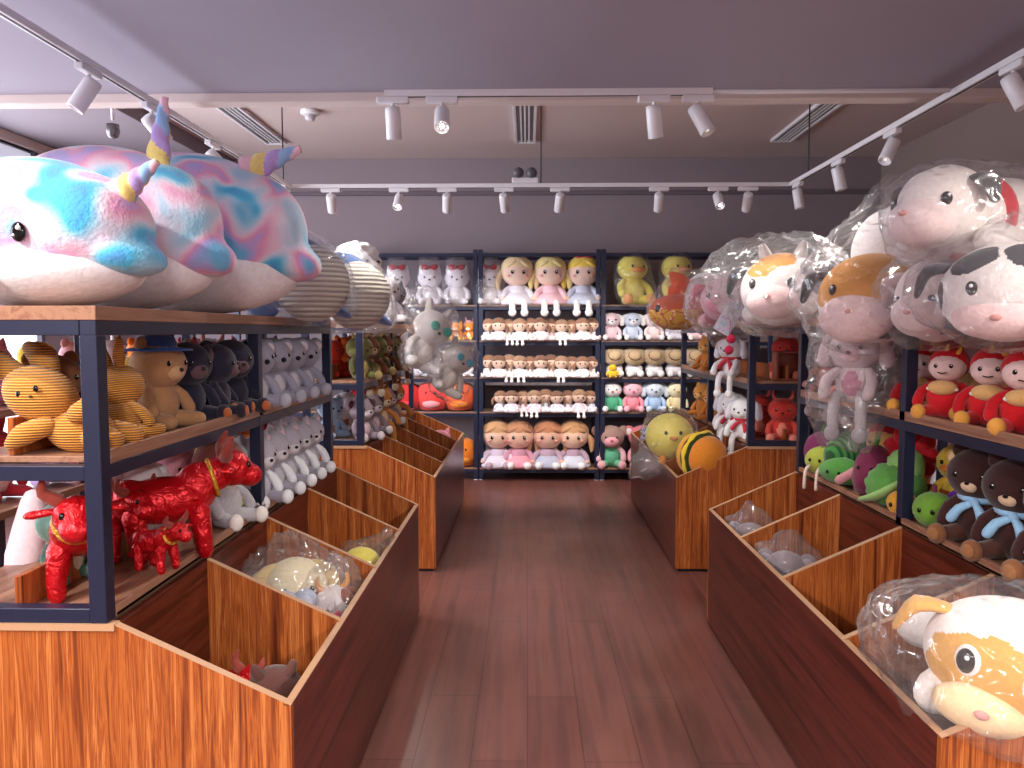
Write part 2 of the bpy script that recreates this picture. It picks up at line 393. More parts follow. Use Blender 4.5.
def doll(H, hair='#e8c368', dress='#f2f0f4', skin='#f6d3bf', shoe='#fbf6f8', pig=True, sleeve=None, hat=None, bow=None, lod=1, dangle=True, skirt=None):
    root = thing('rag_doll', None, 'doll'); sg, rg = (16, 11) if lod else (10, 7)
    Pm = plush; h = H
    m = MB(); m.lathe([(.06*h, .3*h), (.13*h, .27*h), (.135*h, .1*h), (.1*h, .02*h), (.02*h, 0)][::-1], Pm(sleeve or dress), seg=14); m.build('torso', root)
    m = MB(); m.lathe([(.02*h, .02*h), (.27*h, .0), (.285*h, .04*h), (.21*h, .13*h), (.12*h, .19*h), (.03*h, .2*h)], Pm(skirt or dress), seg=22, wob=lambda a, z: .06*math.sin(9*a) if z < .1*h else 0); m.build('skirt', root)
    m = MB(); m.ell((0, -.01*h, .5*h), (.23*h, .2*h, .215*h), Pm(skin), None, sg, rg, lambda u: 1+.05*abs(u.x)); m.build('head', root)
    m = MB(); m.ell((0, .004*h, .555*h), (.246*h, .207*h, .195*h), Pm(hair), None, sg, rg); m.ell((-.09*h, -.135*h, .61*h), (.11*h, .06*h, .04*h), Pm(hair), (0, -28, 0), 12, 7); m.ell((.1*h, -.135*h, .61*h), (.1*h, .06*h, .04*h), Pm(hair), (0, 28, 0), 12, 7)
    m.build('hair', root)
    if pig:
        for s in (-1, 1): m = MB(); m.tube([(s*.22*h, 0, .5*h), (s*.29*h, -.01*h, .4*h), (s*.29*h, -.03*h, .26*h)], [.045*h, .06*h, .03*h], Pm(hair), 8, sub=2); m.build('pigtail', root)
    for s in (-1, 1):
        m = MB(); m.ell((s*.085*h, -.2*h, .485*h), (.024*h, .014*h, .03*h), EYE, None, 8, 6)
        if lod: m.ell((s*.085*h+.008*h, -.213*h, .497*h), .008*h, GLINT, None, 6, 4)
        m.build('eye', root)
        if lod: m = MB(); m.ell((s*.14*h, -.175*h, .43*h), (.03*h, .012*h, .018*h), Pm('#f2a9a4'), (0, 0, s*35), 8, 5); m.build('cheek', root)
    for s in (-1, 1): m = MB(); m.tube([(s*.1*h, -.01*h, .26*h), (s*.18*h, -.05*h, .2*h), (s*.22*h, -.12*h, .12*h)], [.045*h, .05*h, .045*h], Pm(sleeve or dress), 8, sub=2); m.ell((s*.225*h, -.135*h, .1*h), .04*h, Pm(skin), None, 8, 6); m.build('arm', root)
    for s in (-1, 1):
        m = MB()
        if dangle: m.tube([(s*.08*h, -.1*h, .04*h), (s*.09*h, -.25*h, .03*h), (s*.09*h, -.28*h, -.08*h)], [.05*h, .045*h, .045*h], Pm('#fdf7f4'), 8, sub=2); f = (s*.09*h, -.31*h, -.12*h)
        else: m.tube([(s*.09*h, -.1*h, .05*h), (s*.13*h, -.33*h, .06*h)], [.05*h, .045*h], Pm('#fdf7f4'), 8); f = (s*.135*h, -.36*h, .065*h)
        lg = m.build('leg', root)
        q = MB(); q.ell(f, (.06*h, .065*h, .06*h), Pm(shoe), None, 10, 7); q.build('shoe', lg)
    if hat: m = MB(); m.lathe([(.26*h, .61*h), (.27*h, .625*h), (.17*h, .65*h), (.15*h, .74*h), (.02*h, .77*h)], Pm(hat), seg=16); m.build('hat', root)
    if bow:
        m = MB()
        for s in (-1, 1): m.ell((s*.07*h, -.1*h, .735*h), (.07*h, .035*h, .045*h), Pm(bow), (0, s*-20, 0), 10, 6)
        m.ell((0, -.115*h, .73*h), .025*h, Pm(bow), None, 8, 5); m.build('bow', root)
    return root
def world_verts(o, out):
    mw = mat_of(o)
    if o.type == 'MESH':
        st = max(1, len(o.data.vertices)//220)
        out += [mw@v.co for v in list(o.data.vertices)[::st]]
    for c in o.children: world_verts(c, out)
def mat_of(o):
    m = Matrix.LocRotScale(o.location, o.rotation_quaternion if o.rotation_mode == 'QUATERNION' else o.rotation_euler, o.scale)
    return (mat_of(o.parent)@m) if o.parent else m
import numpy as np
def bag(roots, label, infl=.02, amp=.02, neck=None, necklen=.12, sub=4, milk=.05, group=None, mat=None, zmin=None, sag=0, extra=None, freq=7, cell=None):
    "a crumpled clear film bag drawn round the toys in roots"
    vs = []
    for r in (roots if isinstance(roots, (list, tuple)) else [roots]): world_verts(r, vs)
    V = np.array([tuple(v) for v in vs]); c = (V.max(0)+V.min(0))/2
    Q = V-c
    if extra: Q = np.vstack([Q, np.array(extra)-c])
    import bmesh
    bm = bmesh.new(); bmesh.ops.create_icosphere(bm, subdivisions=3, radius=1); U = np.array([tuple(v.co) for v in bm.verts]); bm.free()
    hh = (Q@U.T).max(0)+infl                       # support function
    bm = bmesh.new(); bmesh.ops.create_icosphere(bm, subdivisions=sub, radius=1)
    D = np.array([tuple(v.co) for v in bm.verts]); dots = D@U.T
    R = np.where(dots > .08, hh[None, :]/np.maximum(dots, .08), 1e9).min(1)
    nd = Vector(neck).normalized() if neck else None
    size = float(np.linalg.norm(V.max(0)-V.min(0)))
    off = Vector((random.random()*50, random.random()*50, 3))
    for v, r in zip(bm.verts, R):
        d = v.co.normalized(); r = float(r)
        p = d*r
        n1 = 1-2*abs(noise.noise(p*freq/ (size*.5+.3)*1.2+off)); n2 = 1-2*abs(noise.noise(p*freq*3.1+off)); n3 = noise.noise(p*2.5*freq+off*2)
        k = amp*(.75*n1+.45*n2*abs(n3)*2)
        if nd:
            t = max(0, d.dot(nd)); g = t**14
            k += necklen*g*(1+.35*n2)
        q = Vector(c)+d*(r+k)
        if zmin is not None and q.z < zmin: q.z = zmin+.004*n3
        if cell and q.z < cell[4]:
            q.x = min(max(q.x, cell[0]), cell[1]); q.y = min(max(q.y, cell[2]), cell[3]); q.z = max(q.z, .345)
        v.co = q
    base = Vector((c[0], c[1], float(V.min(0)[2]))) 
    me = bpy.data.meshes.new('plastic_bag'); 
    for v in bm.verts: v.co -= base
    bm.to_mesh(me); bm.free()
    for p in me.polygons: p.use_smooth = True
    me.materials.append(mat or film())
    o = bpy.data.objects.new('plastic_bag', me); COL.objects.link(o); o.location = base
    return tag(o, label, 'plastic bag', group)
# ------------------------------------------------------------------ room
XL, XR, YB, ZC, ZL, YL = -4.5, 3.71, 8.3, 3.34, 2.735, 4.05
def wallmat(name, c, rough=.85):
    m, n, l, b = newmat(name); c = lin(c)
    tc = n.new('ShaderNodeTexCoord'); no = n.new('ShaderNodeTexNoise'); no.inputs['Scale'].default_value = 1.3; no.inputs['Detail'].default_value = 5
    l.new(tc.outputs['Object'], no.inputs['Vector']); mx = n.new('ShaderNodeMix'); mx.data_type = 'RGBA'
    mx.inputs[6].default_value = scaled(c, .92); mx.inputs[7].default_value = scaled(c, 1.06); l.new(no.outputs['Fac'], mx.inputs[0]); l.new(mx.outputs[2], b.inputs['Base Color'])
    b.inputs['Roughness'].default_value = rough; return m
WALL = wallmat('grey_mauve_paint', '#8f8288'); CEIL = wallmat('pale_ceiling_paint', '#cdbab6'); SOFF = wallmat('grey_soffit_paint', '#9e97a5'); BEAM = wallmat('beam_paint', '#d8c8c2')
def floor_mat():
    m, n, l, b = newmat('dark_laminate_floor')
    tc = n.new('ShaderNodeTexCoord')
    mp = n.new('ShaderNodeMapping'); mp.inputs['Rotation'].default_value = (0, 0, PI/2); l.new(tc.outputs['Object'], mp.inputs['Vector'])
    br = n.new('ShaderNodeTexBrick'); br.inputs['Scale'].default_value = 1; br.inputs['Brick Width'].default_value = 1.3; br.inputs['Row Height'].default_value = .2; br.inputs['Mortar Size'].default_value = .002
    br.inputs['Color1'].default_value = lin('#7a5650'); br.inputs['Color2'].default_value = lin('#866159'); br.inputs['Mortar'].default_value = lin('#5a3c38'); br.offset = .37
    l.new(mp.outputs[0], br.inputs['Vector'])
    m2 = n.new('ShaderNodeMapping'); m2.inputs['Scale'].default_value = (18, .9, 1); l.new(tc.outputs['Object'], m2.inputs['Vector'])
    no = n.new('ShaderNodeTexNoise'); no.inputs['Scale'].default_value = 1; no.inputs['Detail'].default_value = 6; l.new(m2.outputs[0], no.inputs['Vector'])
    r = ramp(n, [(.3, '#6a4a44'), (.55, '#b08a80'), (.75, '#8a6058')]); l.new(no.outputs['Fac'], r.inputs[0])
    mx = n.new('ShaderNodeMix'); mx.data_type = 'RGBA'; mx.blend_type = 'MULTIPLY'; mx.inputs[0].default_value = .8; l.new(br.outputs['Color'], mx.inputs[6]); l.new(r.outputs[0], mx.inputs[7])
    sc = n.new('ShaderNodeMix'); sc.data_type = 'RGBA'; sc.blend_type = 'ADD'; sc.inputs[0].default_value = .6; l.new(mx.outputs[2], sc.inputs[6]); l.new(mx.outputs[2], sc.inputs[7]); l.new(sc.outputs[2], b.inputs['Base Color'])
    n3 = n.new('ShaderNodeTexNoise'); n3.inputs['Scale'].default_value = 2.2; n3.inputs['Detail'].default_value = 4; l.new(tc.outputs['Object'], n3.inputs['Vector'])
    mr = n.new('ShaderNodeMapRange'); mr.inputs['To Min'].default_value = .22; mr.inputs['To Max'].default_value = .5; l.new(n3.outputs['Fac'], mr.inputs[0]); l.new(mr.outputs[0], b.inputs['Roughness'])
    b.inputs['Specular IOR Level'].default_value = .6
    return m
struct('floor', MB().box((XL-.1, -4, -.1), (XR+.1, YB+.1, 0), floor_mat()))
struct('ceiling', MB().box((XL-.1, -4, ZC), (XR+.1, YB+.1, ZC+.1), CEIL))
struct('ceiling_soffit', MB().box((XL, -4, ZL), (XR, YL-.001, ZC-.001), SOFF))
struct('trim_1', MB().box((XL, YL, ZL-.045), (XR, YL+.1, ZC-.001), BEAM, .004))
struct('wall_back', MB().box((XL-.1, YB, 0), (XR+.1, YB+.1, ZC), WALL))
struct('wall_right', MB().box((XR, -4, 0), (XR+.1, YB, ZC), wallmat('warm_grey_paint', '#94827e')))
struct('wall_left', MB().box((XL-.1, -4, 0), (XL, YB, ZC), wallmat('left_wall_paint', '#b4aab0')))
struct('wall_front', MB().box((XL-.1, -4.1, 0), (XR+.1, -4, ZC), wallmat('front_wall_paint', '#a49aa0')))
# bulkhead beam along the left side of the raised ceiling
struct('trim_2', MB().box((XL, YL+.1, ZC-.14), (XL+1.35, YB-.001, ZC-.001), wallmat('left_bulkhead_paint', '#80747c')).box((XL, YL+.1, ZC-.22), (XL+.1, YB-.001, ZC-.14), BEAM))
struct('trim_3', MB().box((XL+1.35, YB-.04, 2.95), (XR-.001, YB-.001, 2.99), wallmat('back_rail_paint', '#6e626a')))
# windows on the left wall: backlit pale roller blinds in dark frames
m_blind, n_, l_, b_ = newmat('backlit_blind'); b_.inputs['Base Color'].default_value = lin('#cfd2e2'); b_.inputs['Emission Color'].default_value = lin('#d3d6ea'); b_.inputs['Emission Strength'].default_value = .42
tc_ = n_.new('ShaderNodeTexCoord'); w_ = n_.new('ShaderNodeTexWave'); w_.inputs['Scale'].default_value = 6; w_.bands_direction = 'Z'; l_.new(tc_.outputs['Object'], w_.inputs['Vector'])
bp_ = n_.new('ShaderNodeBump'); bp_.inputs['Strength'].default_value = .15; l_.new(w_.outputs['Fac'], bp_.inputs['Height']); l_.new(bp_.outputs[0], b_.inputs['Normal'])
m_glass = plain('#f2f5ff', .1, 0, 1.5, name='bright_daylit_pane')
WINFR = plain('#6c6a76', .4, .3, name='window_frame_metal')
for i, (y0, y1) in enumerate([(1.2, 3.1), (3.15, 5.05), (5.1, 7.0)]):
    w = thing('window_%d' % (i+1), None, None, (XL, y0, .5)); w['kind'] = 'structure'
    W = y1-y0; m = MB()
    for lo, hi in (((0.002, 0, 0), (.06, W, .05)), ((0.002, 0, 2.62), (.06, W, 2.68)), ((0.002, 0, .05), (.06, .05, 2.62)), ((0.002, W-.05, .05), (.06, W, 2.62)), ((0.002, W/2-.02, .05), (.05, W/2+.02, 2.62)), ((0.002, .05, 1.72), (.05, W-.05, 1.77))):
        m.box(lo, hi, WINFR)
    m.build('window_frame', w)
    MB().box((.004, .05, .05), (.012, W-.05, 1.72), m_glass, .001).build('window_pane', w)
    if i < 2 or True: MB().box((.015, .04, 1.62), (.022, W-.04, 2.6), m_blind, .001).build('roller_blind', w)
# ------------------------------------------------------------------ display bins and racks
BT, FT, TH = .79, .594, .018
def bin_unit(side, y0, n, pitch, label, deep):
    "open divided bin with a sloping rim in front of the base cupboard under the rack; side -1 left of the aisle, +1 right"
    xb = -1.0 if side < 0 else 1.36; xf = -.575 if side < 0 else .925
    root = thing('display_bin', label, 'display bin', (xb, y0, 0)); L = n*pitch; w = xf-xb; xo = -side*0
    back = side*deep       # the base runs outwards from xb
    fx = w; s = -side      # towards the aisle
    def panel(y, name, t=TH, low=.02):
        m = MB(); poly = [(0, low), (fx-s*(TH+.0005), low), (fx-s*(TH+.0005), FT+.008), (0, BT)]
        m.prism(poly, t, W_END, 'Y', y); o = m.build(name, root)
        e = MB(); sl = (FT-BT)/fx
        e.prism([(0, BT), (fx, FT), (fx, FT+.003), (0, BT+.003)], t+.001, EDGE, 'Y', y); e.build('edge_band', o); return o
    # near and far end panels run on under the rack
    for y, nm in ((TH/2, 'end_panel'), (L-TH/2, 'end_panel')):
        m = MB(); m.prism([(back, .02), (fx, .02), (fx, FT), (0, BT), (back, BT)], TH, W_END, 'Y', y); o = m.build(nm, root)
        e = MB(); e.prism([(0, BT), (fx, FT), (fx, FT+.003), (0, BT+.003)], TH+.001, EDGE, 'Y', y).prism([(back, BT-.012), (0, BT-.012), (0, BT+.004), (back, BT+.004)], TH+.012, EDGE, 'Y', y); e.build('edge_band', o)
    for k in range(1, n): panel(k*pitch, 'divider')
    a, b = sorted((fx-s*TH, fx)); MB().box((a, TH, .02), (b, L-TH, FT), W_SIDE, .001).build('front_panel', root)
    MB().box((a-.001, 0, FT), (b+.001, L, FT+.004), EDGE, .001).build('rim', root)
    a, b = sorted((0, -s*TH)); MB().box((a, TH, .02), (b, L-TH, BT-.002), W_SIDE, .001).build('back_panel', root)
    a, b = sorted((0, fx-s*TH)); MB().box((a, TH, .322), (b, L-TH, .34), W_SIDE, .001).build('bottom_panel', root)
    a, b = sorted((back, fx-s*.02)); MB().box((a, .015, 0), (b, L-.015, .02), DARK, .001).build('plinth', root)
    a, b = sorted((back, -s*TH)); m = MB().box((a, TH, BT-.03), (b, L-TH, BT-.012), W_BOARD, .001); m.build('cupboard_top', root)
    a, b = sorted((back, back+s*TH)); MB().box((a, TH, .02), (b, L-TH, BT-.03), W_SIDE, .001).build('cupboard_back', root)
    return root
def side_rack(side, y0, n, pitch, label, deep=.38, lip=.24):
    x0 = -1.02 if side < 0 else 1.36
    root = thing('display_rack', label, 'rack', (x0, y0, BT+.004)); L = n*pitch; s = side; t = .042; Z0 = BT+.004
    def bx(name, xa, xb, ya, yb, za, zb, mat, bev=.0015):
        a, b = sorted((s*xa, s*xb)); return MB().box((a, ya, za-Z0), (b, yb, zb-Z0), mat, bev).build(name, root)
    for k in range(n+1):
        y = min(k*pitch, L-t)
        bx('post', 0, t, y, y+t, Z0, 1.492, METAL); bx('post', deep-t, deep, y, y+t, Z0, 1.492, METAL)
    for zr in (1.143, 1.492):
        for xa in (0, deep-t): bx('rail', xa+.0012, xa+t-.0012, .0012, L-.0012, zr, zr+.036, METAL)
        for y in ([0, L-t] if zr > 1.4 else [0, pitch, L-t]): bx('rail', t, deep-t, y+.0012, y+t-.0012, zr, zr+.036, METAL)
    for y in (0, L-t): bx('rail', t, deep-t, y+.0012, y+t-.0012, Z0, Z0+.036, METAL)
    bx('shelf_board', 0, deep, 0, L, 1.528, 1.562, W_BOARD)
    bx('shelf_board', .002, deep-.002, .045, L-.045, 1.18, 1.196, W_BOARD); bx('shelf_lip', 0, .016, .044, L-.044, 1.1795, 1.214, W_BOARD)
    bx('shelf_board', .0, deep, .045, L-.045, Z0+.001, Z0+.012, W_BOARD); bx('shelf_lip', 0, .018, .044, L-.044, Z0, Z0+.03, W_BOARD)
    bx('shelf_back_lip', lip, lip+.018, .05, L-.05, 1.197, 1.29, W_END); bx('shelf_back_lip', lip, lip+.018, .05, L-.05, Z0+.013, Z0+.1, W_END)
    return root
LB, LF = (1.80, 1.80+2.16), (4.72, 4.72+2.16)
bin_unit(-1, 1.80, 4, .545, 'low wooden display bin in the left foreground, four divided cells open to the aisle', .62)
bin_unit(-1, 4.72, 4, .53, 'wooden divided bin on the left, further down the aisle towards the back shelves', .4)
bin_unit(1, 1.68, 4, .555, 'long wooden bin in the right foreground with sloping rim and dark cells', .4)
bin_unit(1, 4.75, 4, .53, 'wooden bin at far right of aisle holding the hamburger plush', .4)
side_rack(-1, 1.80, 2, 1.09, 'navy steel rack in the left foreground under the tie-dye whales', .38)
side_rack(-1, 4.72, 2, 1.06, 'navy steel rack on the left beyond the gap, packed with green and brown animals')
side_rack(1, 1.68, 2, 1.11, 'navy steel rack in the right foreground under the bagged cows and dogs')
side_rack(1, 4.75, 2, 1.06, 'navy steel rack on the right beyond the gap, holding white dogs')
# back wall: tall steel racks side by side
ZB_ = [.11, .68, 1.03, 1.40, 1.755]
XB_ = [-2.96, -1.73, -.50, .725, 1.955, 3.18]
names = ['tall rack on the back wall hidden behind the hanging rabbits, leftmost', 'first tall navy rack from the left along the back wall, cats on top', 'centre tall rack on the back wall filled with dolls',
         'tall rack on the back wall with yellow ducks on its top shelf', 'rightmost tall rack on the back wall, mostly hidden behind bagged toys']
def back_rack(i, label):
    x0, x1 = XB_[i]+.004, XB_[i+1]-.004; W = x1-x0; root = thing('tall_rack', label, 'rack', (x0, 7.72, 0)); t = .045; D = .4
    for x in (0, W-t):
        for y in (0, D-t):
            MB().box((x, y, .008), (x+t, y+t, 2.32), METAL).build('post', root)
    for x in (0, W-t):
        for y in (0, D-t): MB().lathe([(.02, 0), (.025, .002), (.025, .006), (.012, .009)], WHITE, (x+t/2, y+t/2, 0), seg=10).build('foot', root)
    for z in ZB_+[2.285]:
        for y in (0, D-t): MB().box((t, y, z-.035), (W-t, y+t, z-.001), METAL).build('rail', root)
        for x in (0, W-t): MB().box((x, t, z-.035), (x+t, D-t, z-.001), METAL).build('rail', root)
    for z in ZB_: MB().box((t*.2, -.004, z), (W-t*.2, D, z+.016), W_BACKB if z > .2 else W_BOARD).build('shelf_board', root)
    return root
for i in range(5): back_rack(i, names[i])
# ------------------------------------------------------------------ ceiling fittings and light
ZT = 2.6; XTL, XTR, YTB, YTF = -1.83, 1.99, 5.96, 3.68
SLOT = plain('#2a2a30', .5, name='track_slot')
def rail(label, a, b, w=.036, h=.03):
    o = thing('light_track', label, 'lighting track', a); d = Vector(b)-Vector(a)
    if abs(d.x) > abs(d.y):
        MB().box((0, -w/2, 0), (d.x, w/2, h), WHITE).build('rail', o); MB().box((.01, -.006, -.002), (d.x-.01, .006, .003), SLOT).build('slot', o)
    else:
        MB().box((-w/2, 0, 0), (w/2, d.y, h), WHITE).build('rail', o); MB().box((-.006, .01, -.002), (.006, d.y-.01, .003), SLOT).build('slot', o)
    return o
rail('white lighting track running along the left side above the whales', (XTL, -2, ZT), (XTL, YTB-.02, ZT))
rail('white lighting track running along the right side above the bagged dogs', (XTR, -2, ZT), (XTR, YTB-.02, ZT))
rail('white lighting track across the back, carrying the longest row of small spotlights', (XTL-.02, YTB, ZT), (XTR+.02, YTB, ZT))
rail('white lighting track across the front edge of the lowered ceiling', (P(385, 104, YTF).x, YTF, ZT), (P(712, 104, YTF).x, YTF, ZT))
tag(MB().tube([(P(713, 104, YTF).x, YTF, ZT+.015), (P(948, 104, YTF).x, YTF, ZT+.015)], .011, WHITE, 8).build('conduit_pipe'), 'thin white conduit pipe continuing right from the front track', 'pipe')
for (x, y, lb) in ((P(282, 150, 5.8).x, 5.8, 'thin hanging rod at the left back corner of the tracks'), (P(541, 150, 5.97).x, 5.97, 'thin hanging rod above the twin emergency lamp'), (P(818, 150, 5.6).x, 5.6, 'thin hanging rod holding the right track near the back corner')):
    x = XTL if x < -1.5 else (XTR if x > 1.7 else x)
    tag(MB().tube([(x, y, ZT+.03), (x, y, ZC)], .005, DARK, 6).build('hanging_rod'), lb, 'rod')
LENS = plain('#fff6ea', .4, 0, 90, name='lit_lamp_lens'); DIM = plain('#e8e4e0', .3, 0, .6, name='dim_lamp_lens')
def lamp(label, pos, aim, power, spot=62, lit=False, group='white track spotlights', size=1.0, along='x', real=True, col=(1, .93, .86)):
    r = thing('track_spotlight', label, 'spotlight', pos, 0, group); aim = Vector(aim).normalized()
    w, d = (.075, .018) if along == 'x' else (.018, .075)
    MB().box((-w, -d, -.03), (w, d, -.001), WHITE, .004).build('adapter', r)
    MB().tube([(0, 0, -.028), (0, 0, -.075)], .009, WHITE, 8).build('stem', r)
    q = Vector((0, 0, 1)).rotation_difference(-aim); c = Vector((0, 0, -.085))
    hd = MB().lathe([(.02, .04), (.034, .036), (.036, .02), (.036, -.105), (.034, -.108), (.031, -.108), (.029, -.098), (.002, -.096)], WHITE, seg=20).build('lamp_head', r, c-aim*.0); hd.rotation_mode = 'QUATERNION'; hd.rotation_quaternion = q
    ln = MB().lathe([(.028, -.0965), (.028, -.094), (.001, -.093)], LENS if lit else DIM, seg=16).build('lens', hd)
    if real and power:
        L = bpy.data.lights.new('spot', 'SPOT'); L.energy = power; L.spot_size = math.radians(spot); L.spot_blend = .6; L.shadow_soft_size = .03; L.color = col
        o = bpy.data.objects.new('lamp_light', L); COL.objects.link(o); o.parent = r; o.location = c+aim*.125; o.rotation_mode = 'QUATERNION'; o.rotation_quaternion = Vector((0, 0, -1)).rotation_difference(aim)
    return r
PW = 46
# left track (px, aim, label)
for px, aim, lb in ((100, (-.55, -.25, -1), 'white spotlight on the left track nearest the camera, tilted left'), (160, (.55, .9, -1), 'white spotlight on the left track behind the upright rainbow horn'),
                    (219, (.95, .4, -1.1), 'white spotlight on the left track, just above the third whale'), (290, (.25, .2, -1), 'white spotlight at the back end of the left track')):
    lamp(lb, (XTL, DY(px, XTL), ZT), aim, PW*(1.3 if px in (160, 219) else .7), 75, along='y')
for px, aim, lb in ((1000, (.35, -.3, -1), 'white spotlight on the right track nearest the camera, tilted right'), (884, (-.6, -.4, -1), 'white spotlight on the right track, second from the camera'),
                    (832, (.2, -.1, -1), 'white spotlight on the right track, third from the camera'), (793, (.15, -.1, -1), 'white spotlight at the back end of the right track')):
    lamp(lb, (XTR, DY(px, XTR), ZT), aim, PW*(1.0 if px == 884 else .5), 75, along='y')
bl = [(331, 0), (399, 1), (447, 0), (504, 0), (560, 0), (659, 0), (718, 1), (748, 0)]
for i, (px, lit) in enumerate(bl):
    p = P(px, 195, YTB)
    lamp('white spotlight on the back track, %s from left%s' % (ORD[i], ', shining brightly' if lit else ''), (p.x, YTB, ZT), (0, -1.1, -1) if lit else (.1*(1 if i % 2 else -1), .9, -1), PW*(.4 if lit else 1.0), 75, bool(lit))
for i, (px, lit, aim) in enumerate([(393, 0, (0, .25, -1)), (442, 1, (.1, -1.0, -1)), (654, 0, (.15, .3, -1)), (698, 0, (.45, -.35, -1))]):
    p = P(px, 110, YTF)
    lamp('white spotlight on the front track, %s from left%s' % (ORD[i], ', shining brightly' if lit else ''), (p.x, YTF, ZT), aim, PW*.6, 80, bool(lit))
# further heads of the same tracks, behind the camera's view
for y in (-.1, .6, 1.2):
    lamp('white spotlight on the left track, level with the camera', (XTL, y, ZT), (.62, .55, -.95), PW*1.15, 80, group='spotlights level with the camera', along='y')
    lamp('white spotlight on the right track, level with the camera', (XTR, y, ZT), (-.45, .55, -.9), PW*.95, 80, group='spotlights level with the camera', along='y')
# recessed slot diffusers of the raised ceiling
for px, lb in ((250, 'recessed linear air slot in the ceiling at left'), (525, 'recessed linear air slot in the centre of the ceiling'), (808, 'recessed linear air slot in the ceiling at right')):
    x = P(px, 125, 6.83).x; r = thing('ceiling_slot', lb, 'ceiling vent', (x, 6.25, ZC-.03))
    MB().box((-.1, 0, 0), (-.075, 1.3, .03), WHITE).box((.075, 0, 0), (.1, 1.3, .03), WHITE).box((-.075, 0, 0), (.075, .03, .03), WHITE).box((-.075, 1.27, 0), (.075, 1.3, .03), WHITE).build('frame', r)
    MB().box((-.075, .03, .024), (.075, 1.27, .0295), DARK if px == 250 else plain('#8a8486', .5)).build('back_plate', r)
    for k in (-.035, 0, .035): MB().box((k-.008, .03, .004), (k+.008, 1.27, .016), WHITE).build('blade', r)
p = P(310, 106, 6.5); r = thing('smoke_detector', 'round white smoke detector on the raised ceiling', 'smoke detector', (p.x, 6.5, ZC))
MB().lathe([(.075, 0), (.08, -.005), (.08, -.03), (.06, -.04), (.01, -.041)], WHITE).build('base', r); MB().lathe([(.045, -.041), (.04, -.075), (.03, -.085), (.005, -.086)], plain('#c8c4c8', .4)).build('sensor', r)
p = P(525, 182, 5.85); r = thing('emergency_light', 'twin-head emergency lamp mounted at the middle of the back track', 'emergency light', (p.x, YTB-.01, ZT+.03))
MB().box((-.1, -.03, 0), (.1, .03, .04), WHITE, .005).build('box', r)
for s in (-1, 1):
    h = MB().lathe([(.012, .04), (.036, .03), (.042, 0), (.036, -.005), (.005, -.004)], plain('#57545c', .4), (s*.05, -.02, .075), (90, 0, 0)).build('lamp_head', r); MB().lathe([(.028, .0), (.02, -.012), (.003, -.015)], GLINT, (s*.05, -.018, .075), (90, 0, 0)).build('lens', h)
p = P(113, 128, 4.4); r = thing('security_camera', 'small grey security camera hanging left of the track', 'security camera', (p.x, 4.4, ZC))
MB().tube([(0, 0, 0), (0, 0, p.z-ZC+.05)], .01, WHITE, 8).build('stem', r); MB().lathe([(.034, .02), (.036, -.02), (.026, -.05), (.004, -.06)], plain('#6a666e', .25, .3), (0, 0, p.z-ZC)).build('dome', r)
def area(name, loc, rot, sx, sy, e, col):
    L = bpy.data.lights.new(name, 'AREA'); L.shape = 'RECTANGLE'; L.size = sx; L.size_y = sy; L.energy = e; L.color = col
    o = bpy.data.objects.new(name, L); COL.objects.link(o); o.location = loc; o.rotation_euler = [math.radians(a) for a in rot]; return o
area('window_daylight', (XL+.1, 4.0, 1.9), (0, -90, 0), 2.2, 5.4, 190, (.86, .9, 1))
# unseen ceiling panels added behind the camera for ambient light
for i, (x, y) in enumerate(((-2.2, -1.6), (.2, -1.9), (2.4, -1.6))):
    r = thing('added_ceiling_panel', 'unseen square light panel added behind the camera for ambient light', 'ceiling light', (x, y, ZL-.02), 0, 'added panels behind the camera')
    MB().box((-.32, -.32, 0), (.32, .32, .019), WHITE).build('frame', r); MB().box((-.29, -.29, -.003), (.29, .29, -.0005), plain('#fff8f0', .5, 0, 1.5)).build('diffuser', r)
    area('added_panel_light', (x, y, ZL-.04), (0, 0, 0), .6, .6, 100, (1, .95, .92))
w = bpy.data.worlds.new('world'); SC.world = w; w.use_nodes = True; w.node_tree.nodes['Background'].inputs[0].default_value = (.75, .72, .85, 1); w.node_tree.nodes['Background'].inputs[1].default_value = .05
vs_ = SC.view_settings; vs_.view_transform = 'Standard'; vs_.look = 'None'; vs_.gamma = 1; vs_.use_curve_mapping = False; vs_.exposure = 0.62; SC.display_settings.display_device = 'sRGB'
SC.cycles.transparent_max_bounces = 24
# ================================================================== the merchandise
Z1, Z2, Z3 = BT+.016, 1.197, 1.563          # lower, middle and top shelf boards of the side racks
TIE = [tiedye('tie_dye_plush_%d' % i, (i*3.7+1, 2.1*i, .6*i)) for i in range(3)]
WHITEP = '#f4eff2'
RIB = striped('ribbed_cream_cloth', '#a5a198', '#dcd6c6', 15, 'Z', .8)
CORD = striped('yellow_corduroy', '#a8661e', '#eda84c', 46, 'Z', .8, .4)
RAINB = striped('rainbow_horn_cloth', '#8fb4f0', '#f6d27a', 9, 'Z', .2)
def fuse(parts, voxel, mats, paint=None, smooth=5):
    m = MB()
    for x in mats: m.m(x)
    for p in parts:
        if p[0] == 'e': m.ell(p[1], p[2], mats[0], p[3] if len(p) > 3 else None, 20, 14)
        else: m.tube(p[1], p[2], mats[0], 12, sub=3)
    return blob(m, voxel, smooth, paint)
